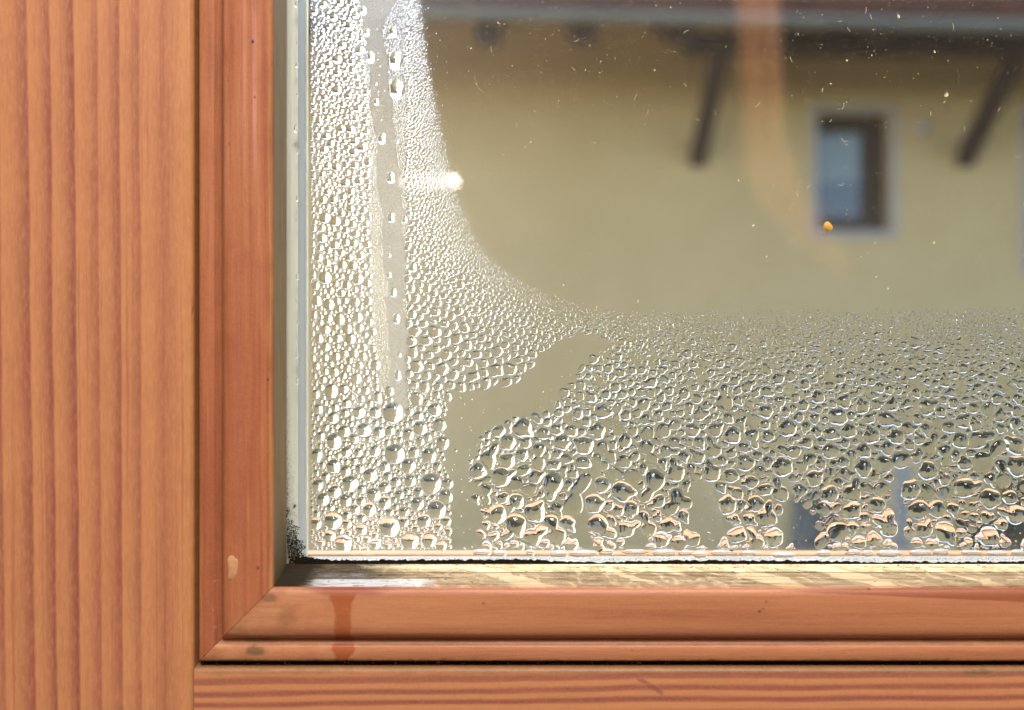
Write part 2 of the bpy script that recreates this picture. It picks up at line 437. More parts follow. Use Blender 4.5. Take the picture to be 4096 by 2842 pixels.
# breath-thin film of condensation: scatters light forward
def film_mat():
    m = bpy.data.materials.new('condensation_film'); m.use_nodes = True; t = m.node_tree; t.nodes.clear()
    o = t.nodes.new('ShaderNodeOutputMaterial'); mx = t.nodes.new('ShaderNodeMixShader'); ad = t.nodes.new('ShaderNodeMixShader')
    tr = t.nodes.new('ShaderNodeBsdfTransparent'); rf = t.nodes.new('ShaderNodeBsdfRefraction'); tl = t.nodes.new('ShaderNodeBsdfTranslucent')
    rf.inputs['Roughness'].default_value = 0.62; rf.inputs['IOR'].default_value = 1.2
    tl.inputs[0].default_value = (0.56, 0.57, 0.60, 1)
    rf.inputs['Color'].default_value = (0.66, 0.67, 0.70, 1)
    ad.inputs[0].default_value = 0.30
    at = t.nodes.new('ShaderNodeAttribute'); at.attribute_name = 'fog'
    tc = t.nodes.new('ShaderNodeTexCoord'); nz = t.nodes.new('ShaderNodeTexNoise')
    nz.inputs['Scale'].default_value = 5200; nz.inputs['Detail'].default_value = 1
    t.links.new(tc.outputs['Object'], nz.inputs['Vector'])
    mr = t.nodes.new('ShaderNodeMapRange'); mr.inputs[1].default_value = .3; mr.inputs[2].default_value = .7
    mr.inputs[3].default_value = .7; mr.inputs[4].default_value = 1.2
    t.links.new(nz.outputs[0], mr.inputs[0])
    ml = t.nodes.new('ShaderNodeMath'); ml.operation = 'MULTIPLY'; ml.use_clamp = True
    t.links.new(at.outputs['Fac'], ml.inputs[0]); t.links.new(mr.outputs[0], ml.inputs[1])
    t.links.new(rf.outputs[0], ad.inputs[1]); t.links.new(tl.outputs[0], ad.inputs[2])
    t.links.new(ml.outputs[0], mx.inputs[0]); t.links.new(tr.outputs[0], mx.inputs[1]); t.links.new(ad.outputs[0], mx.inputs[2])
    t.links.new(mx.outputs[0], o.inputs[0])
    return m
m_film = film_mat()

# ================================================================== ground and house outside
GZ = -1.95
M = Mat('grass_ground', 0.9, 0.1)
n = M.noise(M.x * 3, M.y * 3, M.z, 5, .65)
m_ground = M.out(M.ramp(n, [(0.3, (0.022, 0.026, 0.012, 1)), (0.7, (0.045, 0.050, 0.024, 1))]), n, .4, .05)
M = Mat('yard_gravel', 0.9, 0.2)
n = M.noise(M.x * 9, M.y * 9, M.z, 5, .7)
m_yard = M.out(M.ramp(n, [(0.3, (0.42, 0.37, 0.29, 1)), (0.7, (0.56, 0.50, 0.40, 1))]), n, .4, .02)
M = Mat('paving', 0.7, 0.3)
n = M.noise(M.x * 4, M.y * 4, M.z, 5, .6)
m_pave = M.out(M.ramp(n, [(0.3, (0.40, 0.39, 0.42, 1)), (0.7, (0.54, 0.53, 0.57, 1))]), n, .2, .01)

def sheet(name, x0, x1, y0, y1, z, mat):
    o = mesh_obj(name, [(x0, y0, z), (x1, y0, z), (x1, y1, z), (x0, y1, z)], [(0, 1, 2, 3)], mat)
    return tag(o, kind='structure')
sheet('ground', -400, 400, -300, 500, GZ, m_ground)
sheet('gravel_yard', -60, -2.2, 1.0, 60, GZ + 0.006, m_yard)
sheet('terrace', 0.9, 3.6, 7.2, 10.0, GZ + 0.008, m_pave)

HY = 10.0 - D0          # front wall of the house
def hp(px, py, depth=10.0):
    v = px2w(px, py, depth); return v.x, v.z
M = Mat('house_render', 0.92, 0.1)
n = M.noise(M.x * 1.3, M.y * 2, M.z * 1.3, 5, .65); n2 = M.noise(M.x * 60, M.y * 60, M.z * 60, 3)
m_hwall = M.out(M.ramp(n, [(0.3, (0.75, 0.495, 0.225, 1)), (0.7, (0.85, 0.575, 0.28, 1))]), n2, .3, .01)
M = Mat('dark_timber', 0.8, 0.15)
n = M.noise(M.x * 20, M.y * 6, M.z * 20, 4, .6)
m_timber = M.out(M.ramp(n, [(0.3, (0.055, 0.032, 0.022, 1)), (0.7, (0.10, 0.058, 0.038, 1))]), n, .3, .01)
M = Mat('soffit_boards', 0.8, 0.15)
n = M.noise(M.x * 12, M.y * 2, M.z * 2, 4, .6)
m_soffit = M.out(M.ramp(n, [(0.3, (0.26, 0.16, 0.08, 1)), (0.7, (0.36, 0.23, 0.12, 1))]), n, .3, .01)
M = Mat('gutter_zinc', 0.5, 0.5)
n = M.noise(M.x * 3, M.y * 8, M.z * 8, 3)
m_gutter = M.out(M.ramp(n, [(0.3, (0.24, 0.215, 0.185, 1)), (0.7, (0.32, 0.29, 0.25, 1))]))
M = Mat('roof_tile', 0.8, 0.2)
n = M.noise(M.x * 8, M.y * 8, M.z * 8, 4, .6)
m_roof = M.out(M.ramp(n, [(0.3, (0.12, 0.045, 0.03, 1)), (0.7, (0.22, 0.085, 0.05, 1))]), n, .3, .02)
M = Mat('window_trim', 0.8, 0.2)
m_trim = M.out(M.ramp(M.noise(M.x * 8, M.y * 8, M.z * 8), [(0.3, (0.58, 0.47, 0.41, 1)), (0.7, (0.66, 0.54, 0.48, 1))]))
def pane_mat(name, c1):
    m = Mat(name, 0.15, 0.5); n = m.noise(m.x * 3, m.y * 3, m.z * 3, 2)
    return m.out(m.ramp(n, [(0.3, tuple(v * .9 for v in c1) + (1,)), (0.7, tuple(c1) + (1,))]))
m_pane_pale = pane_mat('pale_pane', (0.26, 0.30, 0.32))  # upper pane paler and greyer than the lower one
m_pane_blue = pane_mat('blue_pane', (0.10, 0.135, 0.21))
M = Mat('lamp_white', 0.5, 0.4)
m_lampw = M.out(M.ramp(M.noise(M.x * 20, M.y * 20, M.z * 20), [(0.3, (0.60, 0.50, 0.46, 1)), (0.7, (0.68, 0.58, 0.54, 1))]))

house = empty('house', (3.0, HY, GZ))
tag(house, 'ochre rendered house with dark eave struts seen blurred through the glass', 'house')
def hbox(name, x0, x1, y0, y1, z0, z1, mat, parent=None, bev=0):
    o = box(name, x0, x1, y0, y1, z0, z1, mat, None, bev)
    o.parent = parent or house
    if o.parent is house: o.matrix_parent_inverse = house.matrix_basis.inverted()
    return o
def hpart(o, parent=None):
    o.parent = parent or house
    if o.parent is house: o.matrix_parent_inverse = house.matrix_basis.inverted()
    return o
HX0, HX1 = -1.95, 11.0
EZ = 2.55               # gutter height above the camera
EY = 8.7 - D0           # eave edge
wx0, wz1 = hp(3268, 452); wx1, wz0 = hp(3562, 925)
w2x0, w2z1 = hp(4110, 452); w2x1, w2z0 = hp(4420, 1060)
def wall_panels():
    # front wall with two window openings, thickness 0.35
    xs = [HX0, wx0, wx1, w2x0, w2x1, HX1]
    zs = sorted([GZ - 0.2, w2z0, wz0, wz1, 3.6])
    holes = [(wx0, wx1, wz0, wz1), (w2x0, w2x1, w2z0, wz1)]
    V_, F_ = [], []
    def quad(a, b, c_, d):
        k = len(V_); V_.extend((a, b, c_, d)); F_.append((k, k + 1, k + 2, k + 3))
    for i in range(len(xs) - 1):
        for j in range(len(zs) - 1):
            cx, cz = (xs[i] + xs[i + 1]) / 2, (zs[j] + zs[j + 1]) / 2
            if any(h[0] < cx < h[1] and h[2] < cz < h[3] for h in holes): continue
            quad((xs[i], HY, zs[j]), (xs[i + 1], HY, zs[j]), (xs[i + 1], HY, zs[j + 1]), (xs[i], HY, zs[j + 1]))
    for (a, b, c_, d) in holes:
        y2 = HY + 0.3
        quad((a, HY, c_), (a, y2, c_), (a, y2, d), (a, HY, d)); quad((b, HY, c_), (b, HY, d), (b, y2, d), (b, y2, c_))
        quad((a, HY, c_), (b, HY, c_), (b, y2, c_), (a, y2, c_)); quad((a, HY, d), (a, y2, d), (b, y2, d), (b, HY, d))
    yb = HY + 8
    quad((HX0, HY, zs[0]), (HX0, HY, zs[-1]), (HX0, yb, zs[-1]), (HX0, yb, zs[0]))
    quad((HX1, HY, zs[0]), (HX1, yb, zs[0]), (HX1, yb, zs[-1]), (HX1, HY, zs[-1]))
    quad((HX0, yb, zs[0]), (HX0, yb, zs[-1]), (HX1, yb, zs[-1]), (HX1, yb, zs[0]))
    return V_, F_
v_, f_ = wall_panels()
hpart(mesh_obj('wall', v_, f_, m_hwall))
# roof slab with the slope of the eave
sl = math.tan(R(21))
def slab(name, x0, x1, y0, y1, z0, th, mat):
    v = []
    for x in (x0, x1):
        for y in (y0, y1):
            z = z0 + (y - y0) * sl
            v += [(x, y, z), (x, y, z + th)]
    f = [(0, 1, 3, 2), (4, 6, 7, 5), (0, 4, 5, 1), (2, 3, 7, 6), (0, 2, 6, 4), (1, 5, 7, 3)]
    return hpart(mesh_obj(name, v, f, mat))
roof = slab('roof', HX0 - .45, HX1 + .45, EY, HY + 3.7, EZ + 0.05, 0.16, m_roof)
slab('soffit', HX0 - .4, HX1 + .4, EY + 0.02, HY + 0.1, EZ + 0.0, 0.04, m_soffit)
# gutter: half round, slightly falling to the right
def gutter():
    V_, F_ = [], []; n = 9
    for x in (HX0 - .5, HX1 + .5):
        dz = -(x + 0.6) * 0.024
        for rr in (0.075, 0.068):
            for k in range(n):
                a = math.pi * k / (n - 1)
                V_.append((x, EY - 0.075 + rr * math.cos(a), EZ + 0.075 + dz - rr * math.sin(a)))
    for k in range(n - 1):
        for off in (0, n): F_.append((off + k, off + k + 1, 2 * n + off + k + 1, 2 * n + off + k))
    F_.append((0, n, 3 * n, 2 * n)); F_.append((n - 1, 2 * n - 1, 4 * n - 1, 3 * n - 1))
    return hpart(mesh_obj('gutter', V_, F_, m_gutter, smooth=True))
gutter()
def beam(name, p, q, wd, ht, mat):
    p, q = Vector(p), Vector(q); d = (q - p).normalized()
    side = Vector((1, 0, 0)) if abs(d.x) < .9 else Vector((0, 1, 0)); up = d.cross(side).normalized()
    v = [e + side * sx * wd / 2 + up * sz * ht / 2 for e in (p, q) for sx in (-1, 1) for sz in (-1, 1)]
    f = [(0, 1, 3, 2), (4, 6, 7, 5), (0, 4, 5, 1), (2, 3, 7, 6), (0, 2, 6, 4), (1, 5, 7, 3)]
    o = mesh_obj(name, v, f, mat); return hpart(o)
for px in range(-700, 6600, 390):
    x, _ = hp(px - 80, 85, 8.75)
    if HX0 - .3 < x < HX1: beam('rafter', (x, EY + .03, EZ - .085), (x, HY + .15, EZ - .085 + 1.42 * sl), 0.19, 0.17, m_timber)
for px in (2790, 3858, 4926, 1722 - 600):
    x, z = hp(px, 640)
    if px < 1500: continue
    beam('strut', (x, HY + .01, z), (x + .02, EY + .22, EZ - .12), 0.13, 0.14, m_timber)
    beam('strut_block', (x, HY - .03, z + .10), (x, HY - .03, z - .06), 0.135, 0.07, m_timber)
x, _ = hp(2740, 140, 8.9)
beam('purlin', (x, EY + .28, EZ - .10), (HX1 + .3, EY + .28, EZ - .10), 0.16, 0.15, m_timber)
# windows of the house
def hwin(x0, x1, z0, z1, hung_cloth):
    root = hbox('window', x0 + .001, x1 - .001, HY + .29, HY + .32, z0 + .001, z1 - .001, m_timber)
    tw = .062
    def strip(*a): return mesh_box_join(a)
    vs_, fs_ = [], []
    def addb(ax, bx, ay, by, az, bz):
        k = len(vs_); vs_.extend([(x, y, z) for x in (ax, bx) for y in (ay, by) for z in (az, bz)])
        fs_.extend([tuple(k + q for q in f) for f in [(0, 1, 3, 2), (4, 6, 7, 5), (0, 4, 5, 1), (2, 3, 7, 6), (0, 2, 6, 4), (1, 5, 7, 3)]])
    addb(x0 - tw, x0, HY - .02, HY + .01, z0 - tw, z1 + tw); addb(x1, x1 + tw, HY - .02, HY + .01, z0 - tw, z1 + tw)
    addb(x0, x1, HY - .02, HY + .01, z1, z1 + tw); addb(x0, x1, HY - .03, HY + .01, z0 - tw, z0)
    def sub(o): o.parent = root; o.matrix_parent_inverse = root.matrix_world.inverted(); o.parent = root; return o
    inv = house.matrix_basis
    o = mesh_obj('trim', vs_, fs_, m_trim); o.parent = root
    vs_.clear(); fs_.clear()
    fw = .075; y0, y1 = HY + .16, HY + .24
    ax, bx = x0 + .002, x1 - .002
    addb(ax, ax + .055, y0, y1, z0 + .002, z1 - .002); addb(bx - .20, bx, y0, y1, z0 + .002, z1 - .002)
    addb(ax + .055, bx - .20, y0, y1, z1 - .15, z1 - .002); addb(ax + .055, bx - .20, y0, y1, z0 + .002, z0 + .13)
    o = mesh_obj('frame', vs_, fs_, m_timber); o.parent = root
    zm = z0 + .13 + (z1 - z0 - .28) * .44
    p = box('pane', ax + .055, bx - .20, HY + .19, HY + .2, zm, z1 - .15, m_pane_pale, root)
    p = box('pane', ax + .055, bx - .20, HY + .19, HY + .2, z0 + .13, zm, m_pane_blue, root)
    return root
hwin(wx0, wx1, wz0, wz1, True)
hwin(w2x0, w2x1, w2z0, wz1, True)
# children of the windows keep world coordinates: windows sit under the house with its inverse already applied
# round wall lamp
lx, lz = hp(3684, 515)
v_, f_ = [], []
for k, (rr, yy_) in enumerate(((0.0, -.075), (.04, -.07), (.062, -.045), (.068, -.01), (.068, .005))):
    for a in range(16):
        th = a / 16 * 2 * math.pi
        v_.append((lx + rr * math.cos(th), HY + yy_, lz + rr * math.sin(th)))
for k in range(4):
    for a in range(16):
        f_.append((k * 16 + a, k * 16 + (a + 1) % 16, (k + 1) * 16 + (a + 1) % 16, (k + 1) * 16 + a))
hpart(mesh_obj('wall_lamp', v_, f_, m_lampw, smooth=True))

# ---- low garden things at the right, seen small through the wet glass
M = Mat('leaf_green', 0.6, 0.3)
n = M.noise(M.x * 9, M.y * 9, M.z * 9, 3)
m_leaf = M.out(M.ramp(n, [(0.3, (0.025, 0.04, 0.014, 1)), (0.7, (0.075, 0.10, 0.035, 1))]))
def shrub(name, cx, cy_, top, rx, ry, nleaf, label, seed):
    r_ = np.random.default_rng(seed)
    root = empty(name, (cx, cy_, GZ)); tag(root, label, 'shrub', 'shrubs in front of the house')
    H = top - GZ
    u = r_.normal(size=(nleaf, 3)); u /= np.linalg.norm(u, axis=1)[:, None]
    rad = r_.uniform(.55, 1.0, nleaf) ** .6 * (1 + .22 * np.sin(u[:, 0] * 7 + u[:, 2] * 5))
    P = u * rad[:, None] * np.array((rx, ry, H * .46)) + np.array((0, 0, H * .54))
    a = r_.normal(size=(nleaf, 3)); a /= np.linalg.norm(a, axis=1)[:, None]
    b = np.cross(a, r_.normal(size=(nleaf, 3))); b /= np.linalg.norm(b, axis=1)[:, None]
    L = r_.uniform(.035, .075, nleaf)[:, None]
    Vv = np.stack([P - a * L, P + b * L * .45, P + a * L, P - b * L * .45], 1).reshape(-1, 3)
    k = np.arange(nleaf)[:, None] * 4
    F = np.concatenate([k + np.array([[0, 1, 2]]), k + np.array([[0, 2, 3]])])
    np_mesh('foliage', Vv, F, m_leaf, root, False)
    vs_, fs_ = [], []
    for s_ in range(6):
        ang = s_ * 1.05; ex, ey = math.cos(ang) * rx * .5, math.sin(ang) * ry * .5
        k0 = len(vs_)
        for (px_, py_, pz_, rr) in ((0, 0, 0, .03), (ex * .4, ey * .4, H * .4, .02), (ex, ey, H * .75, .008)):
            for q in range(5):
                vs_.append((px_ + rr * math.cos(q * 1.2566), py_ + rr * math.sin(q * 1.2566), pz_))
        for lv in range(2):
            for q in range(5):
                fs_.append((k0 + lv * 5 + q, k0 + lv * 5 + (q + 1) % 5, k0 + lv * 5 + 5 + (q + 1) % 5, k0 + lv * 5 + 5 + q))
    mesh_obj('stem', vs_, fs_, m_timber, root)
    return root
shrub('shrub', 3.65, 7.3, -0.86, .55, .5, 2600, 'dark green rounded shrub at the right edge, beyond the wet glass', 3)
shrub('shrub', 1.75, 7.0, -1.42, .4, .4, 1800, 'low dark shrub on the terrace, left of the tall shrub', 4)

M = Mat('blue_plastic', 0.5, 0.4)
m_blue = M.out(M.ramp(M.noise(M.x * 6, M.y * 6, M.z * 6, 3), [(0.3, (0.062, 0.066, 0.074, 1)), (0.7, (0.10, 0.105, 0.115, 1))]))
br = empty('rain_barrel', (2.25, 8.2, GZ)); tag(br, 'dark blue-grey rain barrel blurred behind the wet glass, right of centre', 'barrel')
def lathe(name, prof, mat, parent, K=24):
    V_, F_ = [], []
    for (r_, z_) in prof:
        for k in range(K): V_.append((r_ * math.cos(k / K * 2 * math.pi), r_ * math.sin(k / K * 2 * math.pi), z_))
    for i in range(len(prof) - 1):
        for k in range(K): F_.append((i * K + k, i * K + (k + 1) % K, (i + 1) * K + (k + 1) % K, (i + 1) * K + k))
    return mesh_obj(name, V_, F_, mat, parent, True)
lathe('body', [(0, 0), (.15, 0), (.165, .05), (.185, .3), (.19, .45), (.185, .6), (.165, .82), (.16, .84)], m_blue, br)
lathe('lid', [(.175, .842), (.178, .87), (.165, .885), (.05, .90), (0, .902)], m_blue, br)
M = Mat('pale_post_paint', 0.6, 0.3)
m_post = M.out(M.ramp(M.noise(M.x * 9, M.y * 9, M.z * 9, 3), [(0.3, (0.42, 0.385, 0.36, 1)), (0.7, (0.50, 0.46, 0.43, 1))]))
gp = empty('garden_post', (3.12, 8.8, GZ)); tag(gp, 'pale blue-grey post in front of the ochre wall, left of the tall shrub', 'post')
box('shaft', -.055, .055, -.055, .055, 0, 1.02, m_post, gp, .006)
box('cap', -.075, .075, -.075, .075, 1.021, 1.07, m_post, gp, .01)

# ================================================================== the window sash
sash = empty('window_sash', (0, 0, -0.16))
tag(sash, 'lower left corner of a varnished pine window with wet double glazing', 'window')
def part(o, parent=None):
    o.parent = parent or sash
    if o.parent is sash: o.matrix_parent_inverse = sash.matrix_basis.inverted()
    return o

YG = 0.024              # room-side face of the inner pane
GAP_X = -0.0829         # outer edge of the beads
RIGHT, TOP = 0.42, 0.36
BX, BZ = -0.0630, -0.0612    # inner edge of the beads

def prism_x(name, prof, x0, x1, mat, miter0=False, smooth_from=None, nseg=60):
    """profile [(y, z)] extruded along x"""
    xs = np.linspace(0, 1, nseg + 1)
    V_, F_ = [], []
    n = len(prof)
    for s in xs:
        for (y, z) in prof:
            a = x0(y, z) if callable(x0) else x0
            V_.append((a + (x1 - a) * s, y, z))
    for i in range(nseg):
        for j in range(n - 1):
            F_.append((i * n + j, (i + 1) * n + j, (i + 1) * n + j + 1, i * n + j + 1))
    return mesh_obj(name, V_, F_, mat, smooth=True)
def prism_z(name, prof, z0, z1, mat, nseg=60):
    V_, F_ = [], []; n = len(prof)
    for s in np.linspace(0, 1, nseg + 1):
        for (x, y) in prof:
            a = z0(x, y) if callable(z0) else z0
            V_.append((x, y, a + (z1 - a) * s))
    for i in range(nseg):
        for j in range(n - 1):
            F_.append((i * n + j, i * n + j + 1, (i + 1) * n + j + 1, (i + 1) * n + j))
    return mesh_obj(name, V_, F_, mat, smooth=True)
def auto(o, ang=38):
    m = o.modifiers.new('split', 'EDGE_SPLIT'); m.split_angle = R(ang); return o
def arc_pts(cx, cy_, r, a0, a1, n=6):
    return [(cx + r * math.cos(R(a0 + (a1 - a0) * k / n)), cy_ + r * math.sin(R(a0 + (a1 - a0) * k / n))) for k in range(n + 1)]

# stile: wide board, rounded edge towards the gap
sx1 = -0.08405
prof = [(-0.26, 0.045), (-0.26, 0.0)] + [(sx1 - 0.0016, 0.0)] + arc_pts(sx1 - 0.0016, 0.0016, 0.0016, -90, 0, 7)[1:] + [(sx1, 0.020)]
stile = part(auto(prism_z('stile', prof, -0.26, TOP, m_stile, 40), 50))
# bottom rail: rounded top edge, butts against the stile
rz = -0.0826
prof = [(0.020, rz)] + [(0.0012 - 0.0012 * math.cos(R(a)) + 0.0004, rz - 0.0014 + 0.0014 * math.sin(R(a))) for a in (90, 75, 60, 45, 30, 15, 0)] + [(0.0004, -0.26), (0.045, -0.26)]
rail = part(auto(prism_x('bottom_rail', prof, sx1 + 0.00012, RIGHT, m_rail, nseg=40), 50))
# dark bottom of the gap between board and bead
part(box('gap_lining', sx1 - .004, GAP_X + .004, 0.0150, 0.0165, -0.2, TOP, m_gap)); 
part(box('gap_lining', GAP_X - .0005, RIGHT, 0.0045, 0.0060, rz - .004, rz + .005, m_gap))

# glazing beads: one moulding, mitred in the corner.  s = distance from the outer edge, y = depth
bw = BX - GAP_X
moul = [(0.0, 0.016), (0.0, 0.0016), (0.0002, 0.0010), (0.0006, 0.0007), (0.0040, 0.0007), (0.0043, 0.0009), (0.00445, 0.0016), (0.0050, 0.0019),
        (0.0057, 0.0019), (0.0061, 0.0016), (0.0063, 0.0011), (0.0068, 0.0002), (0.0075, -0.0004), (0.0085, -0.0008), (0.0098, -0.0010),
        (bw - 0.0024, -0.0010), (bw - 0.0012, -0.0008), (bw - 0.0005, -0.0004), (bw - 0.0001, 0.0002), (bw, 0.0009), (bw - 0.0004, 0.006), (bw - 0.0012, YG - .0002)]
miterz = lambda s: (BZ - bw) + s                # z of the mitre line at distance s
prof = [(GAP_X + s, y) for s, y in moul]
beadL = part(auto(prism_z('glazing_bead', prof, lambda x, y: miterz(x - GAP_X) + 0.00008, TOP, m_beadL, 50), 55))
slope = [(s, y) for s, y in moul[:-2]]
slope += [(bw + 0.0002, 0.0015), (bw + 0.0009, 0.0100), (bw + 0.0018, YG - .0002)]
prof = [(y, BZ - bw + s) for s, y in slope]
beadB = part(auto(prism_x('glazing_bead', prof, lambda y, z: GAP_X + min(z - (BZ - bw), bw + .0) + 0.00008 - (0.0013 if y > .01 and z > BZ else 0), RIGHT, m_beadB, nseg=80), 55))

# a raised smear of dried sealant on the upright bead
def smear(px, py, wpx, hpx, mat):
    V_, F_ = [], []
    c0 = px2w(px, py, D0 - 0.001); K = 18
    for (rr, hh) in ((1, 0), (.85, .00016), (.5, .00024), (0, .00026)):
        for k in range(K):
            a = k / K * 2 * math.pi
            q = 1 + .12 * math.sin(3 * a + 1) + .08 * math.sin(5 * a)
            sx = math.copysign(abs(math.cos(a)) ** .6, math.cos(a)); sz = math.copysign(abs(math.sin(a)) ** .6, math.sin(a))
            V_.append((c0.x + rr * q * sx * wpx / 2 / PX, -0.00098 - hh, c0.z + rr * q * sz * hpx / 2 / PX))
    for i in range(3):
        for k in range(K): F_.append((i * K + k, i * K + (k + 1) % K, (i + 1) * K + (k + 1) % K, (i + 1) * K + k))
    return mesh_obj('sealant_smear', V_, F_, mat, smooth=True)
M = Mat('dried_sealant', 0.35, 0.5)
m_smear = M.out(M.ramp(M.noise(M.x * 900, M.y, M.z * 700, 3), [(0.3, (0.52, 0.24, 0.11, 1)), (0.7, (0.60, 0.32, 0.17, 1))]))
part(smear(930, 2270, 40, 92, m_smear))

# double glazing
pane_in = part(box('glass_pane', -0.0735, RIGHT, YG, YG + .004, -0.0700, TOP, m_glass))
pane_in['label'] = 'inner pane beaded with condensation'
pane_out = part(box('glass_pane', -0.0735, RIGHT, YG + .0185, YG + .0225, -0.0700, TOP, m_glass))
SPX = -0.0618           # cavity side of the upright spacer
part(box('spacer_bar', -0.0735, SPX, YG + .0044, YG + .0181, -0.0604, TOP, m_spacer))
part(box('spacer_bar', -0.0735, RIGHT, YG + .0044, YG + .0181, -0.0700, -0.0605, m_pale))
part(box('edge_seal', -0.0735, SPX - .00025, YG + .0041, YG + .00435, -0.0604, TOP, m_seal))
part(box('edge_strip', SPX - .0004, SPX + .00055, YG + .0182, YG + .01845, -0.0604, TOP, m_edge))
# outer timber
part(box('outer_stile', -0.26, -0.0780, YG + .0228, YG + .040, -0.26, TOP, m_outer, None, .002))
prof = [(YG + .0228, -.26), (YG + .0228, -.0612), (YG + .0231, -.0608), (YG + .0238, -.0607), (YG + .046, -.0636), (YG + .047, -.0645), (YG + .047, -.26)]
part(auto(prism_x('outer_rail', prof, -0.0779, RIGHT, m_outer, nseg=30), 40))

# ---------------------------------------------------------------- unseen room shell, added to keep the open sky off the glass
M = Mat('room_plaster', 0.9, 0.1)
n = M.noise(M.x * 6, M.y * 6, M.z * 6, 4, .6)
m_room = M.out(M.ramp(n, [(0.3, (0.10, 0.085, 0.07, 1)), (0.7, (0.13, 0.11, 0.09, 1))]), n, .2, .003)
def room():
    x0, x1, y0, y1, z0, z1 = -1.6, 1.9, -2.6, 0.03, -1.05, 1.5
    hx0, hx1, hz0, hz1 = -0.255, RIGHT - .005, -0.255, TOP - .005
    v = [(x, y, z) for x in (x0, x1) for y in (y0, y1) for z in (z0, z1)]
    f = [(0, 1, 3, 2), (4, 6, 7, 5), (0, 4, 5, 1), (0, 2, 6, 4), (1, 5, 7, 3)]
    k = 8
    v += [(hx0, y1, hz0), (hx1, y1, hz0), (hx1, y1, hz1), (hx0, y1, hz1)]
    f += [(2, 6, 9, 8), (6, 7, 10, 9), (7, 3, 11, 10), (3, 2, 8, 11)]
    return tag(mesh_obj('room_shell', v, f, m_room), kind='structure')
room()
m_tube = bpy.data.materials.new('streak_emitter'); m_tube.use_nodes = True
pb = m_tube.node_tree.nodes['Principled BSDF']; pb.inputs['Base Color'].default_value = (.9, .9, .9, 1)
pb.inputs['Emission Color'].default_value = (1, .98, .95, 1); pb.inputs['Emission Strength'].default_value = 14.0
tl = empty('streak_glow', (-.205, -2.595, .447))  # added glowing tube behind the camera, there for the mirrored white streak
tag(tl, 'added short glowing tube mirrored as a white streak in the glass', 'added glow')
V_, F_ = [], []
for x in (-.080, -.074, .056, .062):
    for k in range(12):
        rr_ = .011 if abs(x) < .06 else .006
        V_.append((x, .035 + rr_ * math.cos(k * math.pi / 6), rr_ * math.sin(k * math.pi / 6)))
for i in range(3):
    for k in range(12): F_.append((i * 12 + k, i * 12 + (k + 1) % 12, (i + 1) * 12 + (k + 1) % 12, (i + 1) * 12 + k))
mesh_obj('tube', V_, F_, m_tube, tl, True)
box('tube_back', -.06, .06, -.004, .02, -.008, .008, m_trim, tl, .001)
# peach cloth added behind the camera, to give a warm band mirrored faintly
M = Mat('peach_cloth', 0.85, 0.2)
n = M.noise(M.x * 300, M.y * 300, M.z * 300, 3)
m_cloth = M.out(M.ramp(n, [(0.3, (0.60, 0.31, 0.155, 1)), (0.7, (0.70, 0.39, 0.215, 1))]), n, .2)
CY = -1.95; vd = -CY + 2 * YG + D0
ty = np.linspace(-900, 1140, 70)
lft_ = np.interp(ty, [-1400, 0, 300, 560, 700, 800, 900, 1000, 1080, 1140], [2900, 2950, 2965, 2975, 2985, 3030, 3110, 3210, 3310, 3400])
rgt_ = np.interp(ty, [-1400, 0, 300, 560, 700, 800, 900, 1000, 1080, 1140], [3330, 3130, 3150, 3165, 3210, 3270, 3340, 3390, 3415, 3425])
V_, F_ = [], []
for t_, a_, b_ in zip(ty, lft_, rgt_):
    for q in np.linspace(0, 1, 40):
        X_ = a_ + (b_ - a_) * q
        V_.append(((X_ - 2048) / FPX * vd, CY + .018 * math.sin(q * 16 + .6 * math.sin(t_ / 300)), -(t_ - 1421) / FPX * vd))
for i in range(69):
    for j in range(39): F_.append((i * 40 + j, i * 40 + j + 1, (i + 1) * 40 + j + 1, (i + 1) * 40 + j))
cur = mesh_obj('hung_cloth', V_, F_, m_cloth, None, True)
sm_ = cur.modifiers.new('thick', 'SOLIDIFY'); sm_.thickness = .0015
tag(cur, 'added peach cloth, unseen behind the camera, mirrored as a faint warm band in the glass', 'hung_cloth')

# ---------------------------------------------------------------- mould and dirt at the foot of the glass
def px_glass(px, py, lift=0.0):
    d = D0 + YG - lift
    return np.array(((px - 2048) / FPX * d, YG - lift, -(py - 1421) / FPX * d))
def band(pts, name, mat, lift=0.0003, th=0.0006):
    """pts: [(x, ytop, ybottom)] in photo pixels -> thin lens shaped strip on the glass"""
    V_, F_ = [], []
    for (x, a, b) in pts:
        p, q = px_glass(x, a), px_glass(x, b)
        mid = (p + q) / 2; mid[1] -= th
        q[1] -= th * .8
        V_ += [p + np.array((0, -.00005, 0)), mid, q]
    for i in range(len(pts) - 1):
        for j in range(2): F_.append((i * 3 + j, (i + 1) * 3 + j, (i + 1) * 3 + j + 1, i * 3 + j + 1))
    return mesh_obj(name, V_, F_, mat, smooth=True)
xs = np.arange(1180, 5200, 4.0)
def fbm(x, s, seed, o=4):
    r_ = np.random.default_rng(seed); out = np.zeros_like(x); a = 1.0
    for k in range(o):
        f = s * 2 ** k; g = r_.uniform(-1, 1, int(x.max() * f) + 3)
        t = x * f; i = t.astype(int); u = t - i; u = u * u * (3 - 2 * u)
        out += a * (g[i] * (1 - u) + g[i + 1] * u); a *= .55
    return out
topl = 2244 + 5 * fbm(xs, 1 / 260, 5, 2) + 3.2 * fbm(xs, 1 / 12, 6, 3)
botl = 2258 + 2.0 * fbm(xs, 1 / 30, 8, 3)
topl = np.where(xs < 1330, topl - 10 * np.clip((1330 - xs) / 120, 0, 1), topl) - np.clip((1750 - xs) / 400, 0, 1) * 2
topl = np.minimum(topl, botl - 2.5)
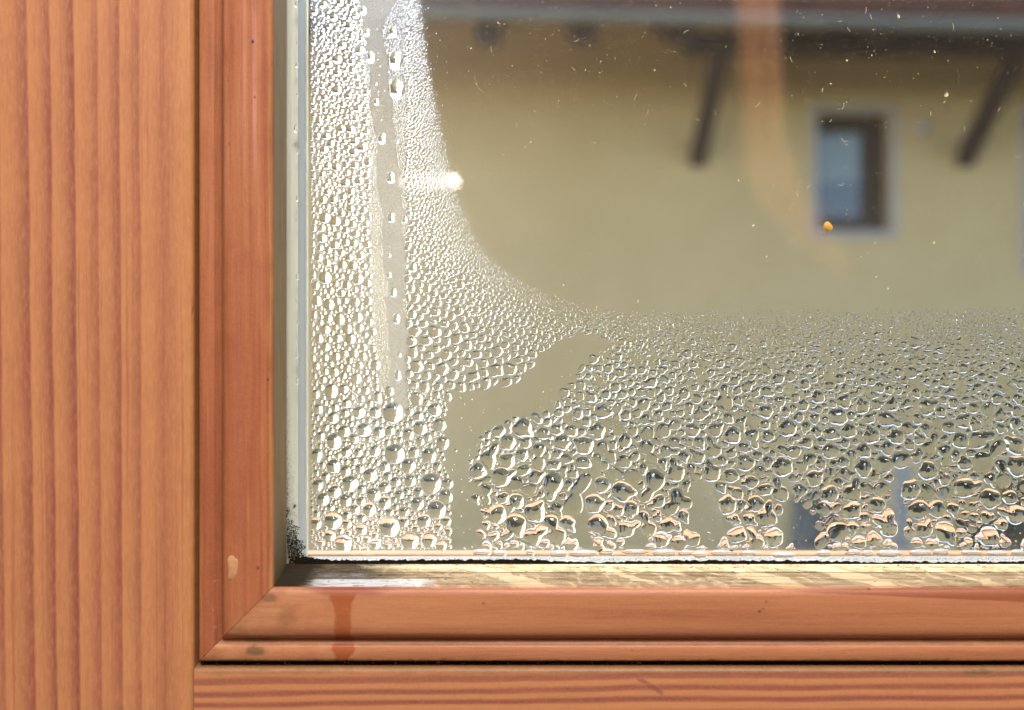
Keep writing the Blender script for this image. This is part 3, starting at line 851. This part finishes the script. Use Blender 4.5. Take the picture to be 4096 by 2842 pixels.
part(tag(band(list(zip(xs, topl, botl)), 'mould_line', m_mould), kind='stuff'))
# mould colony up the corner: thousands of tiny tufts
def flecks(name, P, size, mat, parent, th=0.35, seed=1):
    r_ = np.random.default_rng(seed); n = len(P); K = 5
    th_ = r_.uniform(0, 6.28, (n, 1)) + np.arange(K)[None] * 2 * math.pi / K
    rr = size[:, None] * r_.uniform(.55, 1.2, (n, K))
    ring = P[:, None, :] + np.stack([rr * np.cos(th_), np.zeros_like(rr), rr * np.sin(th_)], -1)
    tip = P + np.stack([0 * size, -size * th, 0 * size], -1)
    Vv = np.concatenate([ring, tip[:, None]], 1).reshape(-1, 3)
    k = np.arange(n)[:, None, None] * (K + 1)
    tri = np.array([[j, (j + 1) % K, K] for j in range(K)])[None]
    F = (k + tri).reshape(-1, 3)
    o = np_mesh(name, Vv, F, mat, None, True); part(o, parent); o['kind'] = 'stuff'; return o
N = 9000
cx = rng.uniform(1140, 1275, N); cyy = rng.uniform(2030, 2300, N)
xr = np.interp(cyy, [2030, 2080, 2130, 2180, 2220, 2245, 2262], [1150, 1168, 1192, 1208, 1218, 1240, 1275])
xr = xr + 9 * np.sin(cyy * .09) + 6 * np.sin(cyy * .23)
keep = (cx < xr + rng.normal(0, 3, N)) & (cyy < 2262) & (cx > 1146 + np.clip((cyy - 2150) * .1, 0, 12)) & (rng.uniform(0, 1, N) < np.interp(cyy, [2030, 2075, 2130, 2250], [.10, .30, .55, .9]))
P = np.array([px_glass(a, b, .00012) for a, b in zip(cx[keep], cyy[keep])])
sz = rng.uniform(.00006, .00022, len(P))
N2 = 260
x2 = rng.uniform(1148, 1180, N2); y2 = 2060 - np.abs(rng.normal(0, 260, N2))
x2 = np.where(rng.uniform(0, 1, N2) < .7, 1147 + np.abs(rng.normal(0, 5, N2)), x2)
P2 = np.array([px_glass(a, b, .00012) for a, b in zip(x2, y2)])
x3 = rng.uniform(1250, 4150, 900); y3 = 2238 + rng.normal(0, 4, 900)
P3 = np.array([px_glass(a, b, .0004) for a, b in zip(x3, y3)])
xb = 1178 + rng.normal(0, 3.2, 40); yb = 2024 + rng.normal(0, 5, 40)
P4 = np.array([px_glass(a, b, .00012) for a, b in zip(xb, yb)])
PA = np.concatenate([P, P2, P3, P4]); SA = np.concatenate([sz, rng.uniform(.00004, .00013, N2), rng.uniform(.00004, .00012, 900), rng.uniform(.00006, .00016, 40)])
flecks('mould', PA, SA, m_mould, sash, .5, 2)
# dirt crumbs on the sloping bead top
N = 1500
u = rng.uniform(0, 1, N); ex = rng.uniform(1180, 4200, N)
yb_ = np.where(rng.uniform(0, 1, N) < .65, YG - .0003 - np.abs(rng.normal(0, .0035, N)), rng.uniform(.004, YG - .001, N))
yb_ = np.clip(yb_, .0035, YG - .0003)
zb_ = np.interp(yb_, [0.0015, .0100, YG], [BZ + .0002, BZ + .0009, BZ + .0018]) + .00003
P = np.stack([(ex - 2048) / FPX * (D0 + yb_), yb_, zb_], -1)
def crumbs(name, P, size, mat, seed):
    r_ = np.random.default_rng(seed); n = len(P); K = 5
    th_ = r_.uniform(0, 6.28, (n, 1)) + np.arange(K)[None] * 2 * math.pi / K
    rr = size[:, None] * r_.uniform(.5, 1.3, (n, K))
    ring = P[:, None, :] + np.stack([rr * np.cos(th_) * 1.8, rr * np.sin(th_), np.zeros_like(rr)], -1)
    tip = P + np.stack([0 * size, 0 * size, size * .5], -1)
    Vv = np.concatenate([ring, tip[:, None]], 1).reshape(-1, 3)
    k = np.arange(n)[:, None, None] * (K + 1)
    F = (k + np.array([[j, (j + 1) % K, K] for j in range(K)])[None]).reshape(-1, 3)
    o = np_mesh(name, Vv, F, mat, None, True); part(o); o['kind'] = 'stuff'; return o
xg = np.concatenate([rng.uniform(810, 2700, 60), rng.uniform(1000, 4100, 20)]); Pg = np.stack([(xg - 2048) / PX, np.full(80, .0035), -(2668 + rng.normal(0, 3, 80) - 1421) / PX], -1)
flecks('old_sealant_flakes', Pg, rng.uniform(.00008, .0003, 80), m_pale, sash, .3, 12)
crumbs('dirt', P, np.abs(rng.normal(.00006, .00007, N)) + .00003, m_mould, 5)

# ================================================================== condensation: fog film, drops, droplets
# all layout in photo pixels on the glass; turned into metres at the end
def poly_mask(px, py, poly):
    inside = np.zeros(px.shape, bool); n = len(poly); j = n - 1
    for i in range(n):
        xi, yi = poly[i]; xj, yj = poly[j]
        if yi != yj:
            inside ^= ((yi > py) != (yj > py)) & (px < (xj - xi) * (py - yi) / (yj - yi) + xi)
        j = i
    return inside
BX_ = np.array([1660, 1685, 1700, 1720, 1745, 1775, 1800, 1830, 1870, 1920, 1990, 2080, 2200, 2350, 2600, 3000, 4096, 6000.])
BY_ = np.array([-400, 0, 150, 280, 400, 560, 680, 780, 880, 980, 1060, 1120, 1180, 1222, 1238, 1240, 1232, 1230.])
# dense polyline of the upper limit of the wet zone, to measure the distance from it
tt = np.linspace(0, len(BX_) - 1, 900); BLX = np.interp(tt, np.arange(len(BX_)), BX_); BLY = np.interp(tt, np.arange(len(BX_)), BY_)
def bdist(x, y):
    """signed distance below / left of the limit (positive = wet)"""
    x = np.atleast_1d(x); y = np.atleast_1d(y)
    d = np.full(x.shape, 1e9)
    for s in range(0, 900, 300):
        d = np.minimum(d, np.sqrt((x[..., None] - BLX[s:s + 300]) ** 2 + (y[..., None] - BLY[s:s + 300]) ** 2).min(-1))
    lim = np.interp(x, BX_, BY_)
    wet = (y > lim) | (x < 1660)
    return np.where(wet, d, -d)
CLEAR = [
    [(2330, 1330), (2250, 1350), (2160, 1400), (2110, 1465), (2060, 1530), (1990, 1545), (1900, 1550), (1790, 1572), (1772, 1640), (1762, 1760), (1772, 1880), (1800, 1950), (1815, 2050), (1822, 2200),
     (1925, 2200), (1925, 2110), (1920, 1960), (1885, 1930), (1880, 1840), (1915, 1775), (1965, 1722), (2100, 1662), (2215, 1640), (2275, 1560), (2320, 1455), (2420, 1400), (2440, 1350)],
    [(2340, 1840), (2395, 1840), (2400, 1960), (2360, 2060), (2350, 2200), (2295, 2200), (2300, 2060), (2330, 1950)],
    [(2505, 2110), (2580, 2120), (2590, 2215), (2500, 2215)],
    [(2770, 1910), (2840, 1905), (2900, 2000), (2905, 2120), (2860, 2200), (2770, 2190), (2755, 2050)],
    [(3120, 1900), (3180, 1880), (3200, 2000), (3290, 2080), (3290, 2200), (3110, 2200), (3100, 2080)],
    [(3560, 1870), (3660, 1830), (3690, 1880), (3620, 1990), (3640, 2200), (3560, 2200), (3545, 2000)],
    [(4020, 2060), (4200, 2000), (4200, 2190), (4040, 2190)],
]
TRACK1 = np.array([(1445, -200), (1478, 0), (1505, 200), (1530, 450), (1556, 720), (1568, 900), (1580, 1200), (1592, 1500), (1596, 1700)], float)
def track_d(x, y):
    return x - np.interp(y, TRACK1[:, 1], TRACK1[:, 0])
def a_edge(y): return np.interp(y, [-200, 0, 400, 800, 1200, 1600, 1900, 2300], [1415, 1437, 1470, 1478, 1484, 1522, 1545, 1560])
def wob(x, y, s, k=0.0): return np.sin(x / s + 1.7 * k + 1.3 * np.sin(y / s * .8 + k)) * np.cos(y / (s * 1.13) + k * 2.1 + np.sin(x / s * .7))

def zone(x, y):
    """0 none, 1 left strip A, 2 micro, 3 fog track, 4 field C, 5 field E, 6 clear patch, 7 lower left"""
    x = np.asarray(x, float); y = np.asarray(y, float)
    z = np.zeros(x.shape, int)
    bd = bdist(x, y)
    xw = x + 9 * wob(x, y, 40, 1); yw = y + 9 * wob(x, y, 46, 2)
    z[bd > 0] = 5
    z[(bd > 0) & (x < 2330) & (y < 1600)] = 4
    z[(x < 1625 + 10 * wob(x, y, 60)) & (y < 1760)] = 2
    z[(x < 1790) & (y >= 1560) & (x > 1480)] = 7
    z[(x < 1800) & (y >= 1690)] = 7
    z[(x < a_edge(y)) & (y < 1760)] = 1
    td = track_d(xw, yw)
    z[(np.abs(td) < 44 - 8 * (y > 1100)) & (y < 1640) & (x > a_edge(y) - 30)] = 3
    z[(x > 1480) & (y < 110 - np.abs(x - 1520) * 1.6 + 20 * wob(x, y, 30)) & (z == 2)] = 3
    for p in CLEAR:
        z[poly_mask(xw + 14 * wob(x, y, 17, 3), yw + 12 * wob(x, y, 19, 4), p)] = 6
    z[(y > 2196) | (x < 1243)] = 0
    return z

dG = D0 + YG
# ---- packing of the drops
CELL = 84.0
grid = {}
DX, DY, DR, DK = [], [], [], []        # centre, radius, kind
def free(x, y, r, gap):
    ci, cj = int(x // CELL), int(y // CELL)
    for i in (ci - 1, ci, ci + 1):
        for j in (cj - 1, cj, cj + 1):
            for k in grid.get((i, j), ()):
                q = (r + DR[k]) * gap
                if (x - DX[k]) ** 2 + (y - DY[k]) ** 2 < q * q: return False
    return True
def put(x, y, r, kind):
    r = min(r, 40.0)
    grid.setdefault((int(x // CELL), int(y // CELL)), []).append(len(DX))
    DX.append(x); DY.append(y); DR.append(r); DK.append(kind)
def fill(n, x0, x1, y0, y1, zones, rfun, gap, kind, prob=None):
    xs_ = rng.uniform(x0, x1, n); ys_ = rng.uniform(y0, y1, n)
    z_ = zone(xs_, ys_); ok = np.isin(z_, zones)
    xs_, ys_ = xs_[ok], ys_[ok]
    rs = np.minimum(np.minimum(rfun(xs_, ys_), 40.0), np.maximum(xs_ - 1241, 2.0))
    k = ys_ + rs < 2203; xs_, ys_, rs = xs_[k], ys_[k], rs[k]
    if prob is not None:
        k = rng.uniform(0, 1, len(xs_)) < prob(xs_, ys_); xs_, ys_, rs = xs_[k], ys_[k], rs[k]
    order = np.argsort(-rs * rng.uniform(.75, 1.25, len(rs)))
    for k in order:
        if free(xs_[k], ys_[k], rs[k], gap): put(xs_[k], ys_[k], rs[k], kind)
# trail drops read off the photograph (x, y, r)
POOL = []
BIG = [(1452, 45, 17), (1467, 131, 15), (1482, 230, 21), (1505, 408, 13), (1504, 337, 6), (1527, 555, 20), (1563, 712, 20), (1565, 870, 18), (1619, 880, 12),
       (1557, 1022, 8), (1557, 1100, 11), (1573, 1170, 16), (1586, 1275, 18), (1598, 1420, 9), (1591, 1502, 18), (1652, 1070, 18),
       (1570, 130, 20), (1579, 243, 30), (1584, 358, 34), (1660, 335, 6), (1590, 568, 7),
       (1738, 1640, 26), (1672, 1665, 20), (1510, 1590, 22), (1500, 1650, 22), (1455, 1720, 26), (1515, 1730, 22), (1995, 1725, 26), (2150, 1675, 22),
       (2285, 1725, 26), (2330, 1850, 30), (2950, 2140, 36), (2215, 1860, 26), (2095, 1880, 26), (3060, 1960, 28), (3510, 2020, 30), (4040, 1990, 30)]
for (x, y, r) in BIG: put(x, y, r, 1)
NTRAIL = len(BIG)
for (y, r) in ((20, 14), (98, 6), (172, 7), (262, 12), (380, 9), (515, 17), (607, 9), (668, 6), (795, 11), (880, 7), (1108, 12), (1205, 10), (1290, 9), (1352, 8), (1422, 13), (1445, 9), (1525, 13)):
    put(1190 + rng.normal(0, 2), y, r, 6)
px_ = 1890.0
while px_ < 4300:
    wd_ = rng.uniform(16, 60)
    put(px_ + wd_, 2213 + rng.normal(0, 3), 12, 7); POOL.append((len(DX) - 1, wd_))
    px_ += 2 * wd_ + (rng.uniform(0, 8) if rng.uniform() < .6 else rng.uniform(20, 90))
ln = lambda n, s: np.exp(rng.normal(0, s, n))
def rA(x, y): return (4.6 + 2.2 * np.clip(y / 1500, 0, 1)) * ln(len(x), .36)
def rC(x, y):
    d = bdist(x, y); return np.clip(2.1 + d * .018 + np.clip((y - 950) / 600, 0, 1) * 4.6, 2.0, 12) * ln(len(x), .22)
def rE(x, y):
    d = bdist(x, y); return np.clip(2.6 + d * .0165 + np.clip((d - 350) / 500, 0, 1) * 3.2, 2.3, 24) * ln(len(x), .34)
def rF(x, y): return np.where(rng.uniform(0, 1, len(x)) < .12, 19, 6.6) * ln(len(x), .30)
fill(90, 1280, 1560, 1600, 2200, (7, 1), lambda x, y: np.full(len(x), 22.) * ln(len(x), .25), 1.25, 1)
fill(200, 1900, 4300, 1740, 2190, (5,), lambda x, y: np.full(len(x), 24.) * ln(len(x), .25), 1.0, 1)
fill(42000, 1246, 1560, -150, 1800, (1,), rA, 1.10, 2)
fill(80000, 1600, 2420, -150, 1720, (4,), rC, 1.02, 3, lambda x, y: np.clip(bdist(x, y) / 34, .06, 1))
fill(110000, 2000, 4350, 1200, 2215, (5,), rE, 1.02, 4, lambda x, y: np.clip(bdist(x, y) / 60, .04, 1))
fill(9000, 1246, 1830, 1540, 2215, (7,), rF, 1.02, 2)
fill(60000, 1850, 4350, 1300, 2200, (5,), lambda x, y: rE(x, y) * .48, 1.04, 4)
nbase = len(DX)
# stray beads beyond the wet limit, thinning out
xs_ = rng.uniform(1690, 4200, 9000); ys_ = rng.uniform(-50, 1260, 9000); d_ = -bdist(xs_, ys_)
for k in np.nonzero((d_ > 0) & (rng.uniform(0, 1, 9000) < .8 * np.exp(-d_ / 16)))[0]: put(xs_[k], ys_[k], rng.uniform(1.4, 2.6), 5)
# small fry: micro strips, gaps, fog
fill(26000, 1440, 1700, -150, 1800, (2,), lambda x, y: 2.3 * ln(len(x), .25), 1.0, 5)
fill(30000, 1246, 1830, 1500, 2225, (7,), lambda x, y: 3.0 * ln(len(x), .35), 1.05, 5)
fill(42000, 1850, 4200, 1560, 2215, (5,), lambda x, y: 2.9 * ln(len(x), .35), 1.05, 5, lambda x, y: np.clip((y - 1560) / 350, .05, 1))
fill(12000, 1243, 1560, -150, 1800, (1,), lambda x, y: 2.2 * ln(len(x), .3), 1.1, 5)
fill(260, 1420, 1660, -150, 1600, (3,), lambda x, y: 2.4 * ln(len(x), .3), 1.0, 5)
fill(1500, 1750, 4200, 1240, 2215, (6,), lambda x, y: 2.6 * ln(len(x), .55), 1.6, 5)
DXa, DYa, DRa, DKa = np.array(DX), np.array(DY), np.array(DR), np.array(DK)

DXa, DYa, DRa, DKa = np.array(DX), np.array(DY), np.array(DR), np.array(DK)
# ---- film of fog on the glass (vertex attribute drives how thick it is; none where a drop sits)
gx = np.concatenate([np.arange(1215, 2250, 4.0), np.arange(2250, 4500, 16.0)]); gy = np.arange(-200, 2240, 4.0)
GXX, GYY = np.meshgrid(gx, gy, indexing='ij')
zz = np.zeros(GXX.shape, int); bdm = np.zeros(GXX.shape)
for i in range(len(gx)):
    zz[i] = zone(GXX[i], GYY[i]); bdm[i] = bdist(GXX[i], GYY[i])
dg = np.clip(GYY / 2200, 0, 1)
FOGZ = {1: 0.36, 2: 0.38, 3: 0.56, 4: 0.28, 5: 0.06, 6: 0.09, 7: 0.24}
fog = 0.010 + 0.075 * np.exp(np.minimum(bdm, 0) / 330)  # thin mist on dry glass, thickened toward the wet edge to paint a glare veil
for k_, v_ in FOGZ.items(): fog = np.where(zz == k_, v_, fog)
fog = np.where(zz == 5, 0.010 + 0.072 * np.exp(-np.maximum(bdm, 0) / 160) + 0.035 * np.exp(-((GXX - 2000) / 500) ** 2), fog)
fog = np.where(zz == 6, 0.07 + 0.07 * np.exp(-((GXX - 1700) / 300) ** 2), fog)
fog = np.where((zz == 4), fog * np.interp(GXX, [1650, 2000, 2300], [1, .75, .3]), fog)
lumpx = np.ones(len(gx))
for k_, wd_ in POOL: lumpx[np.abs(gx - DX[k_]) < wd_ * .95] = 0
fog = np.where((zz == 0) & (GYY > 2196), np.where(lumpx[:, None] > 0, .14, .02), fog)
fog = np.where((zz >= 1) & (zz <= 4), fog * (1 + 0.6 * np.clip((450 - GYY) / 450, 0, 1)), fog)  # film density raised toward the top to paint in the white glow
for _ in range(9):
    f2 = fog.copy()
    f2[1:-1, 1:-1] = (fog[1:-1, 1:-1] * 2 + fog[:-2, 1:-1] + fog[2:, 1:-1] + fog[1:-1, :-2] + fog[1:-1, 2:]) / 6
    fog = f2
for k in range(nbase):
    if DX[k] > 2250 or DR[k] < 4: continue
    r = DR[k] * .9
    ia, ib = np.searchsorted(gx, (DX[k] - r, DX[k] + r)); ja, jb = np.searchsorted(gy, (DY[k] - r, DY[k] + r))
    sub = (GXX[ia:ib, ja:jb] - DX[k]) ** 2 + (GYY[ia:ib, ja:jb] - DY[k]) ** 2 < r * r
    fog[ia:ib, ja:jb][sub] *= 0.5
FV = np.stack([(GXX - 2048) / FPX * dG, np.full(GXX.shape, YG - .00004), -(GYY - 1421) / FPX * dG], -1).reshape(-1, 3)
nx_, ny_ = GXX.shape
I = np.arange(nx_ * ny_).reshape(nx_, ny_)
a, b, c_, d = I[:-1, :-1].ravel(), I[1:, :-1].ravel(), I[1:, 1:].ravel(), I[:-1, 1:].ravel()
FF = np.concatenate([np.stack([a, d, b], 1), np.stack([b, d, c_], 1)])
film = np_mesh('condensation_film', FV, FF, m_film, None, True)
part(film, pane_in); film['kind'] = 'stuff'
at = film.data.attributes.new('fog', 'FLOAT', 'POINT'); at.data.foreach_set('value', fog.astype(np.float32).ravel())

# ---- some neighbouring drops in the lower field have run together
PAIR, GONE = {}, set()
CXa, CYa = DXa.copy(), DYa.copy()
cand = [i for i in range(nbase) if DK[i] in (1, 4) and DX[i] > 1700 and i >= NTRAIL and DY[i] < 2150]
rng.shuffle(cand)
for i in cand:
    if i in PAIR or i in GONE or rng.uniform() > np.interp(DY[i], [1250, 1500, 1800], [.25, .5, .62]): continue
    ci, cj = int(DX[i] // CELL), int(DY[i] // CELL); near = []
    for a_ in (ci - 1, ci, ci + 1):
        for b_ in (cj - 1, cj, cj + 1):
            for k in grid.get((a_, b_), ()):
                if k == i or k in PAIR or k in GONE or DK[k] not in (1, 4) or k < NTRAIL: continue
                dd = math.hypot(DX[k] - DX[i], DY[k] - DY[i])
                if dd < 1.32 * (DR[i] + DR[k]): near.append((dd / (DR[i] + DR[k]) * rng.uniform(.85, 1.15), k))
    near.sort()
    take = [k for _, k in near[:(2 if rng.uniform() < .3 else 1)]]
    if not take: continue
    PAIR[i] = [i] + take; GONE.update(take)
    wsum = sum(DR[k] for k in PAIR[i])
    CXa[i] = sum(DX[k] * DR[k] for k in PAIR[i]) / wsum; CYa[i] = sum(DY[k] * DR[k] for k in PAIR[i]) / wsum
def union_outline(i, th):
    cx, cy_ = CXa[i], CYa[i]; out = np.full(len(th), .5 * min(DR[k] for k in PAIR[i]))
    ux, uy = np.cos(th), -np.sin(th)
    for k in PAIR[i]:
        dx, dy = DX[k] - cx, DY[k] - cy_; r = DR[k] * 1.05
        b = ux * dx + uy * dy; disc = b * b - (dx * dx + dy * dy - r * r)
        out = np.maximum(out, np.where(disc > 0, b + np.sqrt(np.maximum(disc, 0)), 0))
    for _ in range(max(2, len(th) // 9)): out = (np.roll(out, 1) + np.roll(out, -1) + 2 * out) / 4
    return out * (1 + .05 * np.cos(3 * th + i) + .04 * np.cos(5 * th + 2 * i))
# ---- outlines
def outlines(idx, K):
    th = np.arange(K) / K * 2 * math.pi
    out = np.zeros((len(idx), K))
    for q, i in enumerate(idx):
        kind = DK[i]; r0 = DR[i]; x, y = DX[i], DY[i]
        ph = rng.uniform(0, 6.28, 4)
        if i in PAIR:
            out[q] = union_outline(i, th); continue
        if kind == 7:
            wd_ = dict(POOL)[i]; b_ = 13 * rng.uniform(.85, 1.3)
            out[q] = (np.abs(np.cos(th) / wd_) ** 2.6 + np.abs(np.sin(th) / b_) ** 2.6) ** (-1 / 2.6) * (1 + .03 * np.cos(5 * th + ph[0]))
            continue
        if kind == 6:
            out[q] = r0 * .8 * (1 + .30 * np.cos(2 * (th - math.pi / 2)) + .06 * np.cos(3 * th + ph[1])); continue
        if kind == 1: grow, am = 1.12, (.05, .05, .03)
        elif kind == 2: grow, am = 1.06, (.05, .035, .02)
        elif kind == 3: grow, am = 1.15, (.12, .08, .05)
        else: grow, am = 1.12, (.24, .22, .13)
        r = r0 * grow * (1 + am[0] * np.cos(2 * th + ph[0]) + am[1] * np.cos(3 * th + ph[1]) + am[2] * np.cos(4 * th + ph[2]))
        if kind in (3, 4) or (kind == 1 and x > 1850):
            e = math.exp(rng.normal(.26, .24)); ang = rng.uniform(0, 3.14) if rng.uniform() < .35 else rng.normal(.25, .4)
            r = r / np.sqrt((np.cos(th - ang) / e) ** 2 + (np.sin(th - ang) * e ** .7) ** 2)
        if kind == 1 and i < NTRAIL and y < 1600:            # hanging trail drops are tall
            r = r0 * (1 + .30 * np.cos(2 * (th - math.pi / 2)) + .06 * np.cos(3 * th + ph[1]) + .05 * np.cos(4 * th + ph[2]))
        ci, cj = int(x // CELL), int(y // CELL)
        for a_ in (ci - 1, ci, ci + 1):
            for b_ in (cj - 1, cj, cj + 1):
                for k in grid.get((a_, b_), ()):
                    if k == i or DK[k] == 5: continue
                    dx, dy = DX[k] - x, -(DY[k] - y); d_ = math.hypot(dx, dy)
                    if d_ > (r0 + DR[k]) * 2.0: continue
                    tpl = d_ * r0 / (r0 + DR[k]) * .93
                    cs = np.cos(th - math.atan2(dy, dx))
                    lim = np.where(cs > .12, tpl / np.maximum(cs, .12), 1e9)
                    r = np.minimum(r, lim)
        r = (np.roll(r, 1) + np.roll(r, -1) + 2 * r) / 4
        r = (np.roll(r, 1) + np.roll(r, -1) + 2 * r) / 4
        out[q] = r
    return th, out
def drop_arrays(cx, cy_, th, rr, alpha, p, rho, sag):
    """vertices (n, rings*K+1 cap + K+1 base, 3) in metres, faces for one drop"""
    n, K = rr.shape; nr = len(rho) - 1
    mean = rr.mean(1)
    H = np.minimum(mean, 1.6 * rr.min(1)) * np.tan(alpha / 2)                    # px
    ct, sn = np.cos(th)[None], np.sin(th)[None]
    vs_ = []
    def prof(q):
        Rr = 1 / np.sin(alpha); z = np.sqrt(np.maximum(Rr ** 2 - q * q, 0)) - np.sqrt(Rr ** 2 - 1)
        sph = z / (Rr - np.sqrt(Rr ** 2 - 1))
        flat = (1 - q ** 3.2) ** .62
        return sph * (1 - p) + flat * p
    top = np.stack([cx, H, cy_ + sag * mean], -1)[:, None]
    vs_.append(top)
    for q in rho[1:]:
        hh = (H * prof(q))[:, None] * np.ones((1, K)); sh = (sag * mean * (1 - q * q))[:, None]
        vs_.append(np.stack([cx[:, None] + rr * q * ct, hh, cy_[:, None] - rr * q * sn + sh], -1))
    base = np.stack([cx[:, None] + rr * ct, np.zeros((n, K)), cy_[:, None] - rr * sn], -1)
    vs_.append(base); vs_.append(np.stack([cx, 0 * cx, cy_], -1)[:, None])
    A = np.concatenate(vs_, 1)
    # to metres on the glass; the base sits just off the pane
    X = (A[..., 0] - 2048) / FPX * dG; Z = -(A[..., 2] - 1421) / FPX * dG; Y = YG - .00006 - A[..., 1] / FPX * dG
    A = np.stack([X, Y, Z], -1)
    F = []
    for k in range(K): F.append((0, 1 + k, 1 + (k + 1) % K))
    for i in range(nr - 1):
        for k in range(K):
            a_, b_ = 1 + i * K + k, 1 + i * K + (k + 1) % K
            F += [(a_, a_ + K, b_ + K), (a_, b_ + K, b_)]
    o_ = 1 + nr * K
    for k in range(K): F.append((o_ + K, o_ + (k + 1) % K, o_ + k))
    return A, np.array(F)
def emit_joined(name, A, F, parent):
    n, nv = A.shape[:2]
    Fa = (np.arange(n)[:, None, None] * nv + F[None]).reshape(-1, 3)
    o = np_mesh(name, A.reshape(-1, 3), Fa, m_water, None, True); part(o, parent); o['kind'] = 'stuff'; return o

base_i = np.array([i for i in range(nbase) if i not in GONE])
SZ = DRa.copy()
for i, m_ in PAIR.items(): SZ[i] = math.sqrt(sum(DR[k] ** 2 for k in m_))
order = base_i[np.argsort(-SZ[base_i])]
inview = order[(DXa[order] < 4110) & (DYa[order] > -10)]
big = inview[:300]
rest = np.setdiff1d(base_i, big)
RHO_B = np.sin(np.linspace(0, math.pi / 2, 10)); RHO_M = np.sin(np.linspace(0, math.pi / 2, 7)); RHO_S = np.array([0, .62, .92, 1.0])
def alpha_of(i):
    d = bdist(DXa[i], DYa[i])
    k = DKa[i]
    a = np.where(k == 7, 42., np.where(k == 1, 72., np.where(k == 2, np.where(DYa[i] > 1600, 54., 44.), np.where(k == 3, 32 + np.clip(d / 150, 0, 1) * 16, 42 + np.clip(d / 420, 0, 1) * 34))))
    return np.radians(a) * rng.uniform(.92, 1.08, len(i))
def p_of(i): return np.where(DKa[i] == 4, .08, np.where(DKa[i] == 3, .2, np.where(DKa[i] == 7, .6, .1)))
th, rr = outlines(big, 40)
A, F = drop_arrays(CXa[big], CYa[big], th, rr, alpha_of(big), p_of(big), RHO_B, np.full(len(big), .10))
for k in range(len(big)):
    v = A[k]; c0 = v[-1].copy()
    o = np_mesh('water_drop', v - c0, F, m_water, None, True)
    o.parent = pane_in; o.location = Vector(c0)
th, rr = outlines(rest, 20)
A, F = drop_arrays(CXa[rest], CYa[rest], th, rr, alpha_of(rest), p_of(rest), RHO_M, np.full(len(rest), .08))
emit_joined('small_water_drops', A, F, pane_in)
mic = np.arange(nbase, len(DX))
K = 7; th = np.arange(K) / K * 2 * math.pi
rr = DRa[mic][:, None] * 1.05 * rng.uniform(.9, 1.1, (len(mic), K))
A, F = drop_arrays(DXa[mic], DYa[mic], th, rr, np.where(DYa[mic] > 1560, R(60), R(40)), np.zeros(len(mic)), RHO_S, np.zeros(len(mic)))
emit_joined('droplet_mist', A, F, pane_in)
print('DROPS', len(big), len(rest), len(mic))

# ---- dust on the dry part of the glass
M = Mat('dust', 0.9, 0.2)
m_dust = M.out((0.36, 0.31, 0.22, 1))
M.b.inputs['Subsurface Weight'].default_value = 0.0
td_ = M.t; tlz = td_.nodes.new('ShaderNodeBsdfTranslucent'); tlz.inputs[0].default_value = (0.30, 0.25, 0.15, 1)
ms_ = td_.nodes.new('ShaderNodeMixShader'); ms_.inputs[0].default_value = .6
td_.links.new(M.b.outputs[0], ms_.inputs[1]); td_.links.new(tlz.outputs[0], ms_.inputs[2])
td_.links.new(ms_.outputs[0], td_.nodes['Material Output'].inputs[0])
N = 5200
x = rng.uniform(1700, 4250, N); y = rng.uniform(-50, 1300, N)
k = (bdist(x, y) < -8) & (rng.uniform(0, 1, N) < np.interp(y, [0, 700, 1300], [1, .8, .55])); x, y = x[k], y[k]
P = np.array([px_glass(a_, b_, .00008) for a_, b_ in zip(x, y)])
flecks('dust', P, np.exp(rng.normal(0, .45, len(P))) * .00008, m_dust, pane_in, .3, 9)
# hair-fine fibres
V_, F_ = [], []
for _ in range(45):
    fx, fy = rng.uniform(1800, 4200), rng.uniform(0, 1200)
    if bdist(fx, fy)[0] > -20: continue
    a_ = rng.normal(1.5, .6); cur_ = rng.normal(0, .25); L_ = rng.uniform(5, 16); q_ = np.array((fx, fy)); k0 = len(V_)
    for n_ in range(7):
        nrm = np.array((-math.sin(a_), math.cos(a_))) * .8
        for sg in (-1, 1): V_.append(px_glass(*(q_ + nrm * sg), .00008 + .00001 * n_))
        q_ = q_ + np.array((math.cos(a_), math.sin(a_))) * L_ / 3; a_ += cur_
    for n_ in range(6): F_.append((k0 + 2 * n_, k0 + 2 * n_ + 1, k0 + 2 * n_ + 3, k0 + 2 * n_ + 2))
o = mesh_obj('fibres', V_, F_, m_dust); part(o, pane_in); o['kind'] = 'stuff'
# single larger specks stuck to the pane
M = Mat('amber_speck', 0.5, 0.3)
m_amber = M.out(M.ramp(M.noise(M.x * 4000, M.y, M.z * 4000, 3), [(0.35, (0.55, 0.30, 0.05, 1)), (0.65, (0.75, 0.46, 0.10, 1))]))
def speck(px, py, r, mat, name='speck'):
    K = 12; V_, F_ = [], []
    for rr_, h_ in ((1, 0), (.75, .35), (0, .45)):
        for k in range(K):
            a_ = k / K * 2 * math.pi; q = r * rr_ * (1 + .15 * math.sin(2 * a_ + px) + .08 * math.sin(3 * a_))
            V_.append(px_glass(px + q * math.cos(a_) * .9, py + q * math.sin(a_) * 1.1, .00008 + h_ * r / FPX * dG * .6))
    for i in range(2):
        for k in range(K): F_.append((i * K + k, i * K + (k + 1) % K, (i + 1) * K + (k + 1) % K, (i + 1) * K + k))
    return part(mesh_obj(name, V_, F_, mat, smooth=True), pane_in)
speck(3312, 907, 19, m_amber)
for (px, py, r) in ((2953, 722, 7), (3012, 902, 8), (3735, 970, 8), (3550, 1155, 7), (2551, 1206, 7), (3594, 66, 10), (3738, 208, 7), (3785, 380, 13), (3066, 1026, 7), (1992, 92, 6)):
    speck(px, py, r * .7, m_dust)

for o in bpy.data.objects:
    if o.name.startswith(('water_drop', 'small_water', 'droplet_mist')): o.cycles.is_caustics_caster = True
beadB.cycles.is_caustics_receiver = True
